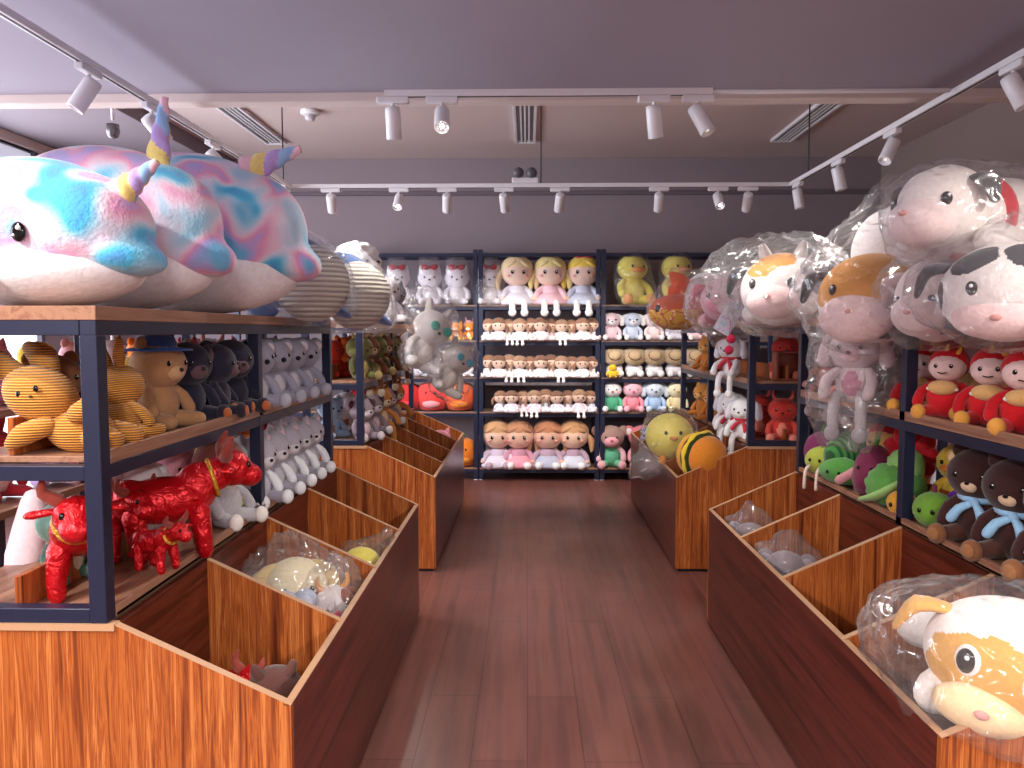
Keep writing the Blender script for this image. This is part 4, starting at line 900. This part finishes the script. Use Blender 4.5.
doll_row(9, 501, 590, 1, ['#dfe2f0', '#f6dbe6', '#e8e0ee'], .31, 'just above the big bottom dolls')
# right rack: ducks in bags, rabbits, straw hats, small friends
dk = Stock(lambda: critter('duck_plush', 'plush toy', .56, '#fdea6c', bill='#f29a48', nose=False, ear='none', foot='#f2a868', fat=1.05, belly='#fbec8c', hs=1.0, long=.8))
for i, (px, z, lb) in enumerate([(631, 0, 'big yellow duck plush on the top shelf next to the dolls'), (675, 0, 'big yellow duck plush right of the other, partly behind the clownfish')]):
    r = dk.put(lb, (xs(px), YS-.03, ZB_[4]+.017+z), 22, .97)
    bag([r], 'clear bag round the %s big yellow duck' % ('left' if i == 0 else 'right'), .012, .025, (.3, 0, 1), .02, 4, .05)
rb = [Stock(lambda c=c: critter('rabbit_plush', 'plush toy', .32, c, head=c, ear='flop', earc='#fbf8fa', lod=0, muzzle='#ffffff', foot='#fdfbfc', ears=.7)) for c in ('#f2d4dc', '#d2dcf0', '#f6e0e0', '#e8e4f2')]
for i, (px, nm) in enumerate([(611, 'pink'), (632, 'pale blue'), (653, 'blush'), (674, 'lilac'), (695, 'pink')]):
    rb[i % 4].put('%s lop-eared rabbit plush, %s from left below the ducks' % (nm, ORD[i]), (xs(px), YS-.05, ZB_[3]+.017), 0, .92)
hatm = striped('woven_straw', '#a8825c', '#e2caa4', 30, 'Z', .5)
def straw():
    r = thing('straw_hat_plush', None, 'plush toy'); m = MB(); m.lathe([(.05, .0), (.112, .0), (.118, .01), (.06, .02), (.055, .05), (.035, .062), (.003, .064)], hatm, (0, 0, 0), (66, 0, 0), 22); m.lathe([(.06, .018), (.064, .02), (.061, .034), (.057, .036)], plush('#7a5438'), (0, 0, 0), (66, 0, 0), 22); m.build('straw_hat', r, (0, -.03, .2)).scale = (1, 1, .82)
    m = MB(); m.ell((0, .01, .07), (.085, .075, .075), plush('#f2eef2'), None, 14, 9); m.ell((-.05, -.09, .035), .035, plush('#fbf8fa'), None, 10, 7); m.ell((.05, -.09, .035), .035, plush('#fbf8fa'), None, 10, 7); m.build('body', r)
    m = MB(); m.ell((0, .03, .15), (.08, .07, .06), plush('#eae4ea'), None, 14, 9); m.build('head', r); return r
sh = Stock(straw)
for i, px in enumerate([614, 634, 654, 674, 694]): sh.put('little white plush under a straw hat, %s from the left' % ORD[i], (xs(px), YS-.06, ZB_[2]+.017), 0, 1.05)
r = critter('chick_plush', 'plush toy', .14, '#f4c234', ear='none', lod=0, fat=1.5); r['label'] = 'yellow round chick in front of the first straw hat plush'; put(r, (xs(611), YS-.2, ZB_[2]+.017), 0)
def friend(c, nm, ear, scarf=None, **kw): return critter(nm, 'plush toy', .27, c, ear=ear, muzzle='#f8f0f0', scarf=scarf, foot=c, **kw)
for px, c, hd, nm, ear, nc, lb in [(612, '#5cb890', '#f6f2f4', 'snowman_plush', 'none', '#e07040', 'snowman plush with white head and green jumper on the back right rack'), (633, '#f098a8', '#f6c0cc', 'pig_plush', 'point', '#e06080', 'pink pig plush between the snowman and the blue puppy'),
          (655, '#b4cff0', '#dde8f8', 'dog_plush', 'flop', '#5a6a8a', 'light blue puppy plush right of the pink pig'), (677, '#f0e2b4', '#f6ecc8', 'duck_plush', 'none', '#e0a040', 'cream duck plush right of the light blue puppy')]:
    r = critter(nm, 'plush toy', .34, c, head=hd, ear=ear, nosec=nc, ms=1.4, earc=hd, foot=hd); r['label'] = lb; put(r, (xs(px), YS-.05, ZB_[1]+.017), 0, .95)
r = critter('pig_plush', 'plush toy', .46, '#6fc49c', head='#a8857c', muzzle='#f2a8b4', ms=1.3, ear='koala', inner='#a8857c', foot='#f4b8c0', arm='#f4c0c8', nosec='#c86878'); r['label'] = 'brown-headed pig plush in a green dress at the bottom of the back wall'; put(r, (xs(611), YS-.05, ZB_[0]+.017), 0, .98)
r = critter('pig_plush', 'plush toy', .46, '#f0a8b4', head='#e4808c', muzzle='#f8c4cc', ear='koala', foot='#f8d0d4'); r['label'] = 'rose pig plush beside the green-dressed pig'; put(r, (xs(643), YS-.05, ZB_[0]+.017), 0, .98)
tc = Stock(lambda: critter('bear_plush', 'plush toy', .3, '#c47a34', head='#cc8840', muzzle='#e8b878', ear='round'))
# ---------------- top of the right racks: bagged animals
def fish():
    p = P(682, 308, 5.7); r = thing('clownfish_plush', 'orange clownfish plush with yellow underside, bagged above the right bin', 'plush toy', (p.x-.04, p.y, p.z-.15), -10); r.scale = (1.2, 1.2, 1.2)
    O = plush('#e2582a'); Y = plush('#e8b43c'); W = plush('#fbf2ec')
    m = MB(); ellp(m, (0, 0, .1), (.17, .11, .11), [plush('#d9623c'), Y, W], lambda u: 1 if (u.z < .1 and abs(noise.noise(u*3)) > .12) else (2 if abs(u.x-.35) < .07 else 0)); m.build('body', r)
    m = MB(); m.tube([(0, 0, .2), (.02, 0, .27), (-.03, 0, .33)], [.06, .07, .02], O, 12, flat=.3, up=(0, 1, 0)); m.tube([(.05, 0, .2), (.14, 0, .29), (.24, 0, .31)], [.05, .045, .02], W, 12, flat=.35, up=(0, 1, 0)); m.build('dorsal_fin', r)
    for s in (-1, 1): m = MB(); m.ell((-.11, s*.08, .12), (.02, .012, .024), EYE, None, 10, 7); m.build('eye', r); 
    m = MB(); m.tube([(.15, 0, .1), (.24, 0, .12)], [.04, .08], O, 12, flat=.35, up=(0, 1, 0)); m.build('tail', r)
    return r
fs_ = fish(); bag([fs_], 'clear bag round the orange clownfish plush', .01, .02, (1, 0, .6), .08, 4, .05)
DARKP = plush('#34323a'); OR = plush('#df9a44', .6, 75); CW = plush('#efe8e6', .6, 75); PK = plush('#f0cfcc', .6, 75); CRM = plush('#f4eae4', .6, 75)
def beast(label, loc, rz, s, head_c, head_r, spots, bspots, mats, muz=None, muzc=None, earc=None, eyes=((-.42, -.8, .12), (.42, -.8, .12)), body=((0, .2, .14), (.17, .24, .14)), collar=None, tilt=(0, 0), name='cow_plush', er=.07, horns=False, eye_r=.02):
    r = thing(name, label, 'plush toy', loc, rz); r.rotation_euler = (math.radians(tilt[0]), math.radians(tilt[1]), math.radians(rz)); S = lambda v: [x*s for x in v]
    m = MB(); ellp(m, S(body[0]), S(body[1]), mats, spot_fn(bspots)); m.build('body', r)
    hc = Vector(S(head_c)); hr = S(head_r)
    m = MB(); ellp(m, hc, hr, mats, spot_fn(spots)); hd = m.build('head', r)
    if muz: m = MB(); m.ell(S(muz[0]), S(muz[1]), muzc or PK, None, 28, 18); m.build('muzzle', r); m = MB(); m.ell((muz[0][0]*s, (muz[0][1]-muz[1][1])*s, (muz[0][2]+muz[1][2]*.25)*s), (.014*s, .008*s, .009*s), plush('#d89890'), None, 10, 7); m.build('nose', r)
    for d in eyes:
        d = Vector(d).normalized(); q = Vector((d.x*hr[0], d.y*hr[1], d.z*hr[2]))+hc
        m = MB(); m.ell((0, 0, 0), (eye_r*s*.8, .011*s, eye_r*s), EYE, None, 14, 9); m.ell((.005*s, -.01*s, .009*s), .005*s, GLINT, None, 7, 5)
        if eye_r > .025: m.ell((0, .003*s, 0), (eye_r*s*1.05, .009*s, eye_r*s*1.25), CW, None, 16, 9)
        e = m.build('eye', r, q); e.rotation_euler = (0, 0, math.atan2(d.x, -d.y))
    for sg in (-1, 1):
        m = MB(); m.tube([hc+Vector((sg*hr[0]*.75, .0, hr[2]*.55)), hc+Vector((sg*hr[0]*1.15, -.01*s, hr[2]*.5)), hc+Vector((sg*hr[0]*1.3, -.01*s, hr[2]*.1))], [er*.6*s, er*s, er*.6*s], earc or mats[1], 14, flat=.45); m.build('ear', r)
        if horns: m = MB(); m.tube([hc+Vector((sg*hr[0]*.4, 0, hr[2]*.85)), hc+Vector((sg*hr[0]*.5, 0, hr[2]*1.2))], [.03*s, .016*s], CRM, 10); m.build('horn', r)
        m = MB(); m.tube([((sg*body[1][0]*.6)*s, (body[0][1]-body[1][1]*.6)*s, .05*s), (sg*body[1][0]*.85*s, (body[0][1]-body[1][1]*1.05)*s, .04*s)], [.055*s, .045*s], mats[0], 12); m.build('front_leg', r)
        m = MB(); m.tube([((sg*body[1][0]*.6)*s, (body[0][1]+body[1][1]*.5)*s, .06*s), (sg*body[1][0]*1.1*s, (body[0][1]+body[1][1]*.6)*s, .045*s)], [.06*s, .05*s], mats[0], 12); m.build('hind_leg', r)
    if collar: 
        m = MB(); a, b, rr, tk = collar; d = (Vector(b)-Vector(a)); m.lathe([(rr*s, -tk*s), (rr*1.02*s, 0), (rr*s, tk*s), (rr*.8*s, tk*s), (rr*.8*s, -tk*s)], plush('#d22636'), seg=30); c_ = m.build('collar', r, S(a)); c_.rotation_mode = 'QUATERNION'; c_.rotation_quaternion = Vector((0, 0, 1)).rotation_difference(d)
    return r
# smaller cow, then the big one with orange face
p = P(775, 300, 4.15)
cA = beast('cow plush with an orange eye patch, bagged on the end of the right rack', (p.x+.05, 4.03, Z3-.015), -35, 1.25, (0, -.14, .13), (.16, .15, .145), [((-.2, -.5, .9), 38, 1), ((.9, -.2, .3), 30, 2)], [((0, -.2, 1), 30, 2), ((.8, .3, .2), 30, 2)], [CW, OR, DARKP], ((0, -.255, .08), (.1, .07, .07)), earc=DARKP, horns=True, er=.05)
bag([cA], 'crumpled clear bag round the cow at the end of the right rack', .02, .05, (-.6, -.3, .1), .1, 5, .09)
cB = beast('big cow plush with orange face and white muzzle, bagged on the right rack', (1.53, 3.2, Z3-.01), -42, 1.08, (-.02, -.26, .07), (.185, .17, .16), [((-.1, -.7, .75), 66, 1), ((1, -.3, -.5), 40, 2), ((.9, .1, .3), 38, 2)], [((-.3, .0, .9), 32, 2), ((.8, .5, .4), 34, 2)], [CW, OR, DARKP], ((-.03, -.39, .0), (.125, .08, .088)), earc=DARKP, eyes=((-.42, -.8, .16), (.5, -.8, .1)), body=((0, .1, .26), (.21, .25, .2)), er=.05)
bag([cB], 'large crumpled clear bag round the big orange-faced cow', .022, .045, (.1, .2, 1), .06, 5, .08)
# pink pig with a shiny card in front of the first cow
p = P(722, 320, 4.95)
pg = beast('pale pink pig plush bagged on the right rack with a shiny card', (p.x+.05, 4.95, Z3-.03), -30, 1.0, (0, -.12, .17), (.15, .14, .14), [((0, -1, -.3), 20, 1)], [], [plush('#f0bcc4'), plush('#ee96a4'), DARKP], ((0, -.235, .13), (.08, .06, .055)), plush('#ee9cac'), earc=plush('#e890a0'), name='pig_plush')
bag([pg], 'clear bag round the pale pink pig plush', .02, .045, (-.3, -.5, -1), .12, 4, .09)
m_holo, n_, l_, b_ = newmat('iridescent_card'); b_.inputs['Base Color'].default_value = lin('#cfeaf6'); b_.inputs['Roughness'].default_value = .2
w_ = n_.new('ShaderNodeTexNoise'); w_.inputs['Scale'].default_value = 6; r_ = ramp(n_, [(.35, '#a8e0f0'), (.5, '#f4f2ff'), (.65, '#d8c8f4')]); l_.new(w_.outputs['Fac'], r_.inputs[0]); l_.new(r_.outputs[0], b_.inputs['Base Color'])
q = P(729, 318, 4.68); c_ = MB().box((-.055, -.003, -.1), (.055, .003, .1), m_holo, .001).build('gift_card', None, q); c_.rotation_euler = (.1, .5, .2); tag(c_, 'pale iridescent card stuck on the pink pig bag', 'card')
for i, (px, py, lb) in enumerate([(731, 339, 'upper crimson pompom hanging below the iridescent card'), (729, 350, 'lower crimson pompom hanging below the iridescent card')]):
    q = P(px, py, 4.66); m = MB(); m.ell((0, 0, 0), (.028, .028, .028), plush('#c82850'), None, 12, 8, lambda u: 1+.08*noise.noise(u*6)); o = m.build('pompom', None, q); MB().tube([(0, 0, .02), (.005, .0, .09+.08*i)], .002, plush('#a02040'), 6).build('string', o); tag(o, lb, 'pompom')
# plush hanging below the big cow, in its own bag
p = P(858, 385, 3.12)
hg = critter('pig_plush', 'plush toy', .5, '#d8c4c6', belly='#c88aa0', ear='flop', muzzle='#e8c4c8', pose='dangle', foot='#a8a0a4', leg='#b8b0b4'); hg['label'] = 'grey pink plush with dangling legs, bagged below the big cow'; put(hg, (p.x-.01, p.y, 1.21), -40, .66)
bag([hg], 'long clear bag hanging below the big orange-faced cow', .02, .03, (.1, 0, 1), .06, 5, .09, extra=[(p.x+.1, p.y, 1.5), (p.x-.1, p.y, 1.5)])
# dogs
p = P(940, 225, 2.55)
dA = beast('large white dog plush with red collar on top of the right pile', (1.42, 2.52, 1.735), -62, 1.02, (0, -.14, .15), (.12, .15, .125), [((-.25, -.35, 1), 20, 2)], [((-.3, -.3, .9), 20, 2), ((-.2, .5, .8), 24, 2)], [CRM, PK, plush('#3c3a40')], ((0, -.24, .1), (.1, .09, .075)), plush('#f6dfdc'), earc=plush('#4a474c'), eyes=((-.7, -.75, .05), (.7, -.75, .05)), body=((0, .15, .12), (.15, .25, .14)), collar=((0, .0, .125), (0, 1, .1), .134, .014), name='dog_plush', er=.042)
bag([dA], 'clear bag round the large white dog with red collar', .008, .02, None, 0, 5, .05)
dB = beast('white dog plush with black patches, lower right of the bagged pile', (1.52, 2.42, Z3-.01), -40, 1.05, (0, -.19, .10), (.17, .15, .135), [((-.45, -.45, .8), 22, 2), ((-1, -.25, .0), 20, 2), ((.4, -.4, .8), 24, 2), ((.1, -.9, -.5), 26, 1)], [((0, 0, 1), 24, 2)], [CRM, PK, DARKP], ((0, -.29, .05), (.12, .08, .06)), PK, earc=DARKP, eyes=((-.35, -.85, .25), (.5, -.8, .2)), name='dog_plush', er=.04, tilt=(12, 0))
bag([dB], 'clear bag round the black-patched white dog', .015, .035, None, 0, 5, .05)
dC = beast('pale pinkish dog plush squeezed between the big cow and the white dogs', (1.56, 2.74, Z3-.01), -62, .95, (0, -.19, .1), (.14, .14, .15), [((0, -.6, .8), 24, 1)], [], [plush('#e8d8d4'), plush('#d8bcb8'), DARKP], ((0, -.3, .07), (.1, .06, .08)), plush('#e4ccc8'), earc=plush('#c8aca8'), name='dog_plush', tilt=(12, 0))
bag([dC], 'clear bag round the pale pinkish dog', .02, .04, (-.3, -.6, 1), .08, 4, .08)
# ---------------- middle shelf right
pm = Stock(lambda: critter('mouse_plush', 'plush toy', .28, '#d68a86', head='#a89498', belly='#e8b0a8', ear='koala', inner='#3a3438', muzzle='#c8b4b4', foot='#b09ca0', pose='dangle'))
for i, (y, lb) in enumerate([(3.86, 'rose and grey mouse plush at the far end of the right middle shelf'), (3.62, 'rose and grey mouse plush, second from the end of the right shelf'), (3.40, 'rose and grey mouse plush nearest to the hanging bag')]): pm.put(lb, (1.5, y, Z2+.005), -60, .98)
def mascot():
    r = critter('mascot_plush', 'plush toy', .3, '#d6202a', head='#f0d0cc', ear='none', hood='#c81c26', arm='#c81c26', foot='#e2a048', nose=False, hs=.78, fat=1.1, leg='#d6202a')
    m = MB(); m.tube([(-.05, -.062, .12), (0, -.073, .112), (.05, -.062, .12)], .008, plush('#f4ece0'), 8); m.build('white_trim', r)
    m = MB(); m.tube([(.0, -.02, .27), (.005, -.025, .29)], [.01, .006], plush('#e8b040'), 8); m.tube([(.04, -.02, .262), (.05, -.02, .28)], [.009, .005], plush('#e8b040'), 8); m.build('gold_tuft', r)
    m = MB(); m.ell((0, -.058, .125), (.055, .03, .03), plush('#e8b878'), None, 14, 8); m.build('collar_ruff', r)
    m = MB(); m.tube([(-.015, -.071, .185), (0, -.074, .182), (.015, -.071, .185)], .0025, NOSE, 6); m.build('mouth', r); return r
ms_ = Stock(mascot)
for i, y in enumerate([2.93, 2.72, 2.50, 2.30, 2.12]): ms_.put('red-hooded plush with pale face on the right middle shelf, %s from left' % ORD[i], (1.47 if i % 2 else 1.49, y, Z2+.001), -50+5*i, .88)
for i, y in enumerate([2.98, 2.78, 2.58]): ms_.put('red-hooded plush in the back row of the right shelf, %s from left' % ORD[i], (1.645, y+.05, Z2+.001), -50, 1.0)
gr = critter('bear_plush', 'plush toy', .27, '#5c5450', ear='round'); gr['label'] = 'dark grey bear beside the red-hooded plushes, left end'; put(gr, (1.55, 3.24, Z2+.001), -60)
# ---------------- vegetables, lower right shelf
def veg(name, lb, loc, rz, shapes, face=None, tilt=(0, 0)):
    r = thing(name, lb, 'plush toy', loc, rz); r.rotation_euler = (math.radians(tilt[0]), math.radians(tilt[1]), math.radians(rz))
    for nm, fn in shapes: m = MB(); fn(m); m.build(nm, r)
    if face:
        for s in (-1, 1): m = MB(); m.ell((face[0]+s*face[3], face[1], face[2]), (.007, .004, .009), EYE, None, 8, 6); m.build('eye', r)
    return r
G1 = striped('watermelon_skin', '#1f4a2a', '#3f8040', 16, 'X', .1); G2 = plush('#7fae4a'); G3 = plush('#4f9040'); EG = plush('#7a2c4c'); PU = plush('#8c3a68')
veg('dragonfruit_plush', 'magenta round fruit plush at the far end of the lower right shelf', (1.47, 3.84, Z1), 0, [('body', lambda m: m.ell((0, 0, .1), (.09, .09, .1), PU, None, 18, 12)), ('stem', lambda m: m.tube([(0, 0, .19), (.01, 0, .23)], [.012, .01], G3, 8))], (-.02, -.088, .1, .025))
veg('pea_plush', 'yellow green pear plush dangling its legs over the lower right shelf', (1.42, 3.70, Z1+.005), -50, [('body', lambda m: m.ell((0, 0, .07), (.085, .075, .07), plush('#a8b048'), None, 18, 12)), ('leg', lambda m: m.tube([(-.03, -.06, .05), (-.03, -.1, .03), (-.03, -.11, -.05)], .008, plush('#e0c8b8'), 8)), ('leg', lambda m: m.tube([(.03, -.06, .05), (.03, -.1, .03), (.03, -.11, -.05)], .008, plush('#e0c8b8'), 8))], (0, -.076, .08, .025))
veg('watermelon_plush', 'dark green watermelon plush on the lower right shelf', (1.53, 3.58, Z1), 20, [('body', lambda m: m.ell((0, 0, .12), (.16, .12, .12), G1, None, 24, 16)), ('stem', lambda m: m.tube([(.15, 0, .13), (.19, 0, .15)], .008, G3, 8))])
veg('pear_plush', 'bright green pea pod plush in front of the watermelon', (1.43, 3.46, Z1), -60, [('body', lambda m: m.tube([(-.09, 0, .06), (0, -.02, .07), (.09, 0, .06)], [.045, .065, .045], G3, 14))], (0, -.083, .07, .03))
veg('eggplant_plush', 'wine-coloured eggplant plush with little arms on the lower right shelf', (1.46, 3.24, Z1), -50, [('body', lambda m: m.lathe([(.01, 0), (.075, .02), (.09, .08), (.075, .15), (.05, .2), (.02, .22)], EG, seg=20)), ('stem', lambda m: m.tube([(0, 0, .21), (.01, 0, .25)], .012, G3, 8)), ('arm', lambda m: m.tube([(-.07, -.03, .1), (-.12, -.06, .06)], [.02, .02], plush('#c88a90'), 8)), ('arm', lambda m: m.tube([(.07, -.03, .1), (.12, -.06, .06)], [.02, .02], plush('#c88a90'), 8))], (0, -.084, .13, .028))
def leafy(m):
    m.ell((0, 0, .09), (.11, .1, .09), plush('#5f9c4a'), None, 30, 20, lambda u: 1+.12*noise.noise(u*5)); m.ell((.03, .02, .17), (.07, .06, .07), plush('#8fc070'), None, 24, 16, lambda u: 1+.14*noise.noise(u*6))
veg('broccoli_plush', 'leafy green cabbage plush left of the middle right post', (1.45, 3.03, Z1), -50, [('head', leafy), ('leaf', lambda m: m.tube([(-.09, -.06, .03), (-.02, -.1, .06), (.06, -.09, .12)], [.03, .04, .03], plush('#9cc878'), 10, flat=.4))])
veg('orange_plush', 'orange and green fruit plush beside the middle right post', (1.41, 2.89, Z1), -50, [('body', lambda m: m.ell((0, 0, .05), (.055, .055, .05), plush('#dc9a34'), None, 16, 11)), ('leaf', lambda m: m.tube([(0, 0, .095), (.03, 0, .11)], [.012, .008], G3, 8, flat=.4))], (0, -.055, .05, .018))
fl = plush('#c4202c')
def flower(m):
    for i in range(9):
        a = 2*PI*i/9; m.ell((.07*math.cos(a), -.02, .1+.07*math.sin(a)), (.035, .03, .045), fl, (0, math.degrees(-a)+90, 0), 12, 8)
veg('flower_plush', 'red flower plush behind the cabbage', (1.58, 3.16, Z1+.1), -50, [('petals', flower), ('centre', lambda m: m.ell((0, -.04, .1), (.045, .03, .045), plush('#e23a40'), None, 14, 9)), ('stem', lambda m: m.tube([(0, 0, .06), (0, 0, -.06)], .02, G3, 8))])
for i, (x, y, lb) in enumerate([(1.6, 3.42, 'monkey plush in a purple suit and red cap behind the eggplant'), (1.6, 2.72, 'monkey plush in a purple suit right of the middle post')]):
    r = critter('monkey_plush', 'plush toy', .3, '#6a2c98', head='#d8a868', muzzle='#f0cc98', ear='koala', inner='#f0cc98', hood='#c42430' if i == 0 else None, foot='#e0b070'); r['label'] = lb; put(r, (x, y, Z1), -60)
veg('lime_plush', 'round green lime plush between the post and the brown bears', (1.44, 2.72, Z1), -50, [('body', lambda m: m.ell((0, 0, .065), (.07, .07, .065), plush('#6f9c38'), None, 18, 12)), ('stem', lambda m: m.tube([(0, 0, .125), (0, 0, .15)], .008, EG, 8))], (0, -.07, .07, .022))
br = Stock(lambda: critter('bear_plush', 'plush toy', .34, '#3e2220', head='#3a201e', muzzle='#d8b898', ms=.75, ear='round', scarf='#9cc8ec', foot='#8a5838', leg='#5a3428', pad='#9a6844', hat=None, nosec='#140c0c', hs=1.1))
for i, y in enumerate([2.52, 2.32, 2.12, 1.93]): br.put('dark brown bear plush with light blue bow, %s from the middle post' % ORD[i], (1.49, y, Z1), -58, .98)
# ---------------- far right rack
wd = Stock(lambda: critter('dog_plush', 'plush toy', .3, '#f4f2f8', ear='flop', muzzle='#ffffff', scarf='#c83848', earc='#e2e0ea', foot='#fbfafc', pose='dangle'))
for st, x, y, z, rz, lb in [(wd, 1.40, 4.98, Z1, -40, 'white puppy plush with red scarf at the near end of the far right rack'), (wd, 1.42, 5.3, Z1, -50, 'white puppy plush with red scarf, second on the far right rack'), (wd, 1.34, 5.08, Z2, -50, 'white puppy plush with dangling legs on the middle shelf of the far right rack'), (wd, 1.45, 5.5, Z1, -40, 'white puppy plush with red scarf, third on the far right rack'), (tc, 1.45, 5.9, Z2, -60, 'orange brown bear plush on the middle shelf of the far right rack'),
        (tc, 1.45, 6.2, Z2, -60, 'orange brown bear plush deeper on the middle shelf of the far right rack'), (tc, 1.45, 6.0, Z1, -60, 'orange brown bear plush on the low shelf of the far right rack'), (tc, 1.45, 6.35, Z1, -60, 'orange brown bear plush at the far end of the low right shelf')]:
    st.put(lb, (x, y, z), rz, .95)
lob = Stock(lambda: critter('lobster_plush', 'plush toy', .3, '#c83c34', belly='#e88a78', ear='none', horn='#e0645a', arm='#d04a40', leg='#d04a40', foot='#e88a78'))
for i, (x, y, z, lb) in enumerate([(1.62, 4.9, Z1, 'red lobster plush in the end opening of the far right rack'), (1.55, 5.15, Z1, 'red lobster plush behind the white puppies'), (1.66, 4.98, Z2, 'red lobster plush on the middle shelf of the far right rack')]): lob.put(lb, (x, y, z), -20, .98)
r = thing('gift_box', 'open reddish wooden box on the middle shelf at the end of the right rack', 'box', (1.62, 4.84, Z2+.002)); RW = plain('#8a3a24', .4)
MB().box((-.08, -.05, 0), (.08, .05, .012), RW).box((-.08, -.05, .012), (-.068, .05, .17), RW).box((.068, -.05, .012), (.08, .05, .17), RW).box((-.068, .04, .012), (.068, .05, .17), RW).build('box_body', r); MB().box((-.08, -.05, .17), (.08, .05, .18), RW).build('box_lid', r)
# rack beyond on the right with pink things, seen through the gap
rack_at('rack in the side aisle at far right, seen through the gap', 2.75, 4.3, 3, 1.05)
for i, (q, z) in enumerate([(6, 1.21), (0, 1.21), (1, 1.21), (7, 1.21), (0, .83), (1, .83), (6, .83), (2, .83), (1, .43), (4, .43), (7, .43), (3, .43)]):
    stb[q].put('%s plush on the %s shelf of the far right side aisle rack' % (BRIGHT[q][1], SHELF[z]), (2.5, 4.5+.42*(i % 4), z), -50, 1.0)
# ---------------- in the right bins
p = P(668, 436, 5.36)
def chick():
    r = thing('chick_plush', 'big round yellow ball plush in a bag on the far right bin', 'plush toy', (p.x+.01, 5.36, p.z-.16))
    m = MB(); m.ell((0, 0, .16), (.168, .155, .16), plush('#fde870', .4), None, 28, 18); m.build('body', r)
    for s in (-1, 1): m = MB(); m.ell((s*.05, -.146, .2), (.012, .008, .014), EYE, None, 9, 6); m.build('eye', r); m = MB(); m.tube([(s*.05, -.02, .02), (s*.06, -.08, .0)], [.025, .03], plush('#e8963c'), 8); m.build('foot', r)
    m = MB(); m.ell((0, -.16, .165), (.03, .025, .014), plush('#e8963c'), None, 10, 7); m.build('bill', r); return r
ck = chick(); bag([ck], 'loose clear bag with a long tail round the yellow ball plush', .02, .03, (-.9, -.1, -.95), .16, 5, .1)
def burger():
    q = P(705, 458, 4.82); r = thing('hamburger_plush', 'yellow and orange hamburger plush at the corner of the far right bin', 'plush toy', (q.x, 4.9, q.z), 0); r.rotation_mode = 'QUATERNION'; r.rotation_quaternion = Vector((0, 0, 1)).rotation_difference(Vector((.42, -.85, -.05)))
    m = MB(); m.lathe([(.01, .02), (.125, .02), (.14, .05), (.13, .09), (.09, .14), (.04, .16), (.005, .163)], plush('#d8842c'), seg=26); m.build('top_bun', r)
    m = MB(); m.lathe([(.01, -.02), (.15, -.02), (.166, 0), (.15, .02), (.01, .02)], plush('#f0cc3c'), seg=30, wob=lambda a, z: .04*math.sin(8*a)); m.build('cheese', r); m = MB(); m.lathe([(.01, .018), (.15, .018), (.156, .024), (.15, .03), (.01, .03)], plush('#3c4a20'), seg=30, wob=lambda a, z: .03*math.sin(11*a)); m.build('lettuce', r)
    m = MB(); m.lathe([(.01, -.05), (.135, -.05), (.145, -.035), (.135, -.02), (.01, -.02)], plush('#5a3420'), seg=26); m.build('patty', r)
    m = MB(); m.lathe([(.01, -.12), (.1, -.115), (.135, -.09), (.13, -.05), (.01, -.05)], plush('#e0a044'), seg=26); m.build('bottom_bun', r); return r
burger()
r = critter('rabbit_plush', 'plush toy', .3, tiedye('blue_floral_cloth', (3, 1, 2), [(.4, '#1c3f9c'), (.5, '#3a6cc8'), (.56, '#e8eef8'), (.62, '#2450a8')], 34), ear='round'); r['label'] = 'blue and white floral bear plush behind the yellow ball'; put(r, (1.06, 6.5, .341), 0, 1.2)
gb = Stock(lambda: critter('elephant_plush', 'plush toy', .45, '#8c7e84', ear='koala', inner='#a0949a', muzzle='#a0949a'))
g1 = gb.put('grey elephant plush bagged in the third cell of the right bin', (1.06, 3.12, .341), -30, .62); g2 = gb.put('grey elephant plush at the front edge in the right bin', (1.06, 3.62, .341), -30, .60)
bag([g1], 'clear bag over the grey elephant in the third cell', .012, .03, (0, 0, 1), .05, 4, .08, cell=(.95, 1.33, 2.82, 3.32, .64)); bag([g2], 'clear bag over the grey elephant nearer the rim', .012, .03, (0, 0, 1), .06, 4, .08, cell=(.95, 1.33, 3.37, 3.87, .64))
# white and orange plush in a big bag on the near corner
sb = beast('white and orange dog plush with round eyes in the bag at lower right', (1.215, 1.86, .545), -28, 1.15, (-.04, -.06, .14), (.175, .15, .13), [((-.1, -1, -.35), 52, 1), ((-.6, -.75, -.1), 34, 1)], [((0, 0, -1), 60, 1)], [plush('#f2ebe6'), plush('#dca452'), DARKP], ((-.1, -.19, .07), (.085, .05, .045)), plush('#eccfa0'), earc=plush('#dca452'), eyes=((-.56, -.8, .12), (.12, -1, .1)), body=((.12, .12, .12), (.2, .22, .13)), name='dog_plush', er=.035, eye_r=.026)
sb.rotation_euler = (0, math.radians(10), math.radians(-28))
bag([sb], 'big crinkled clear bag on the near corner of the right foreground bin', .014, .035, (-1, .1, .2), .04, 5, .05)
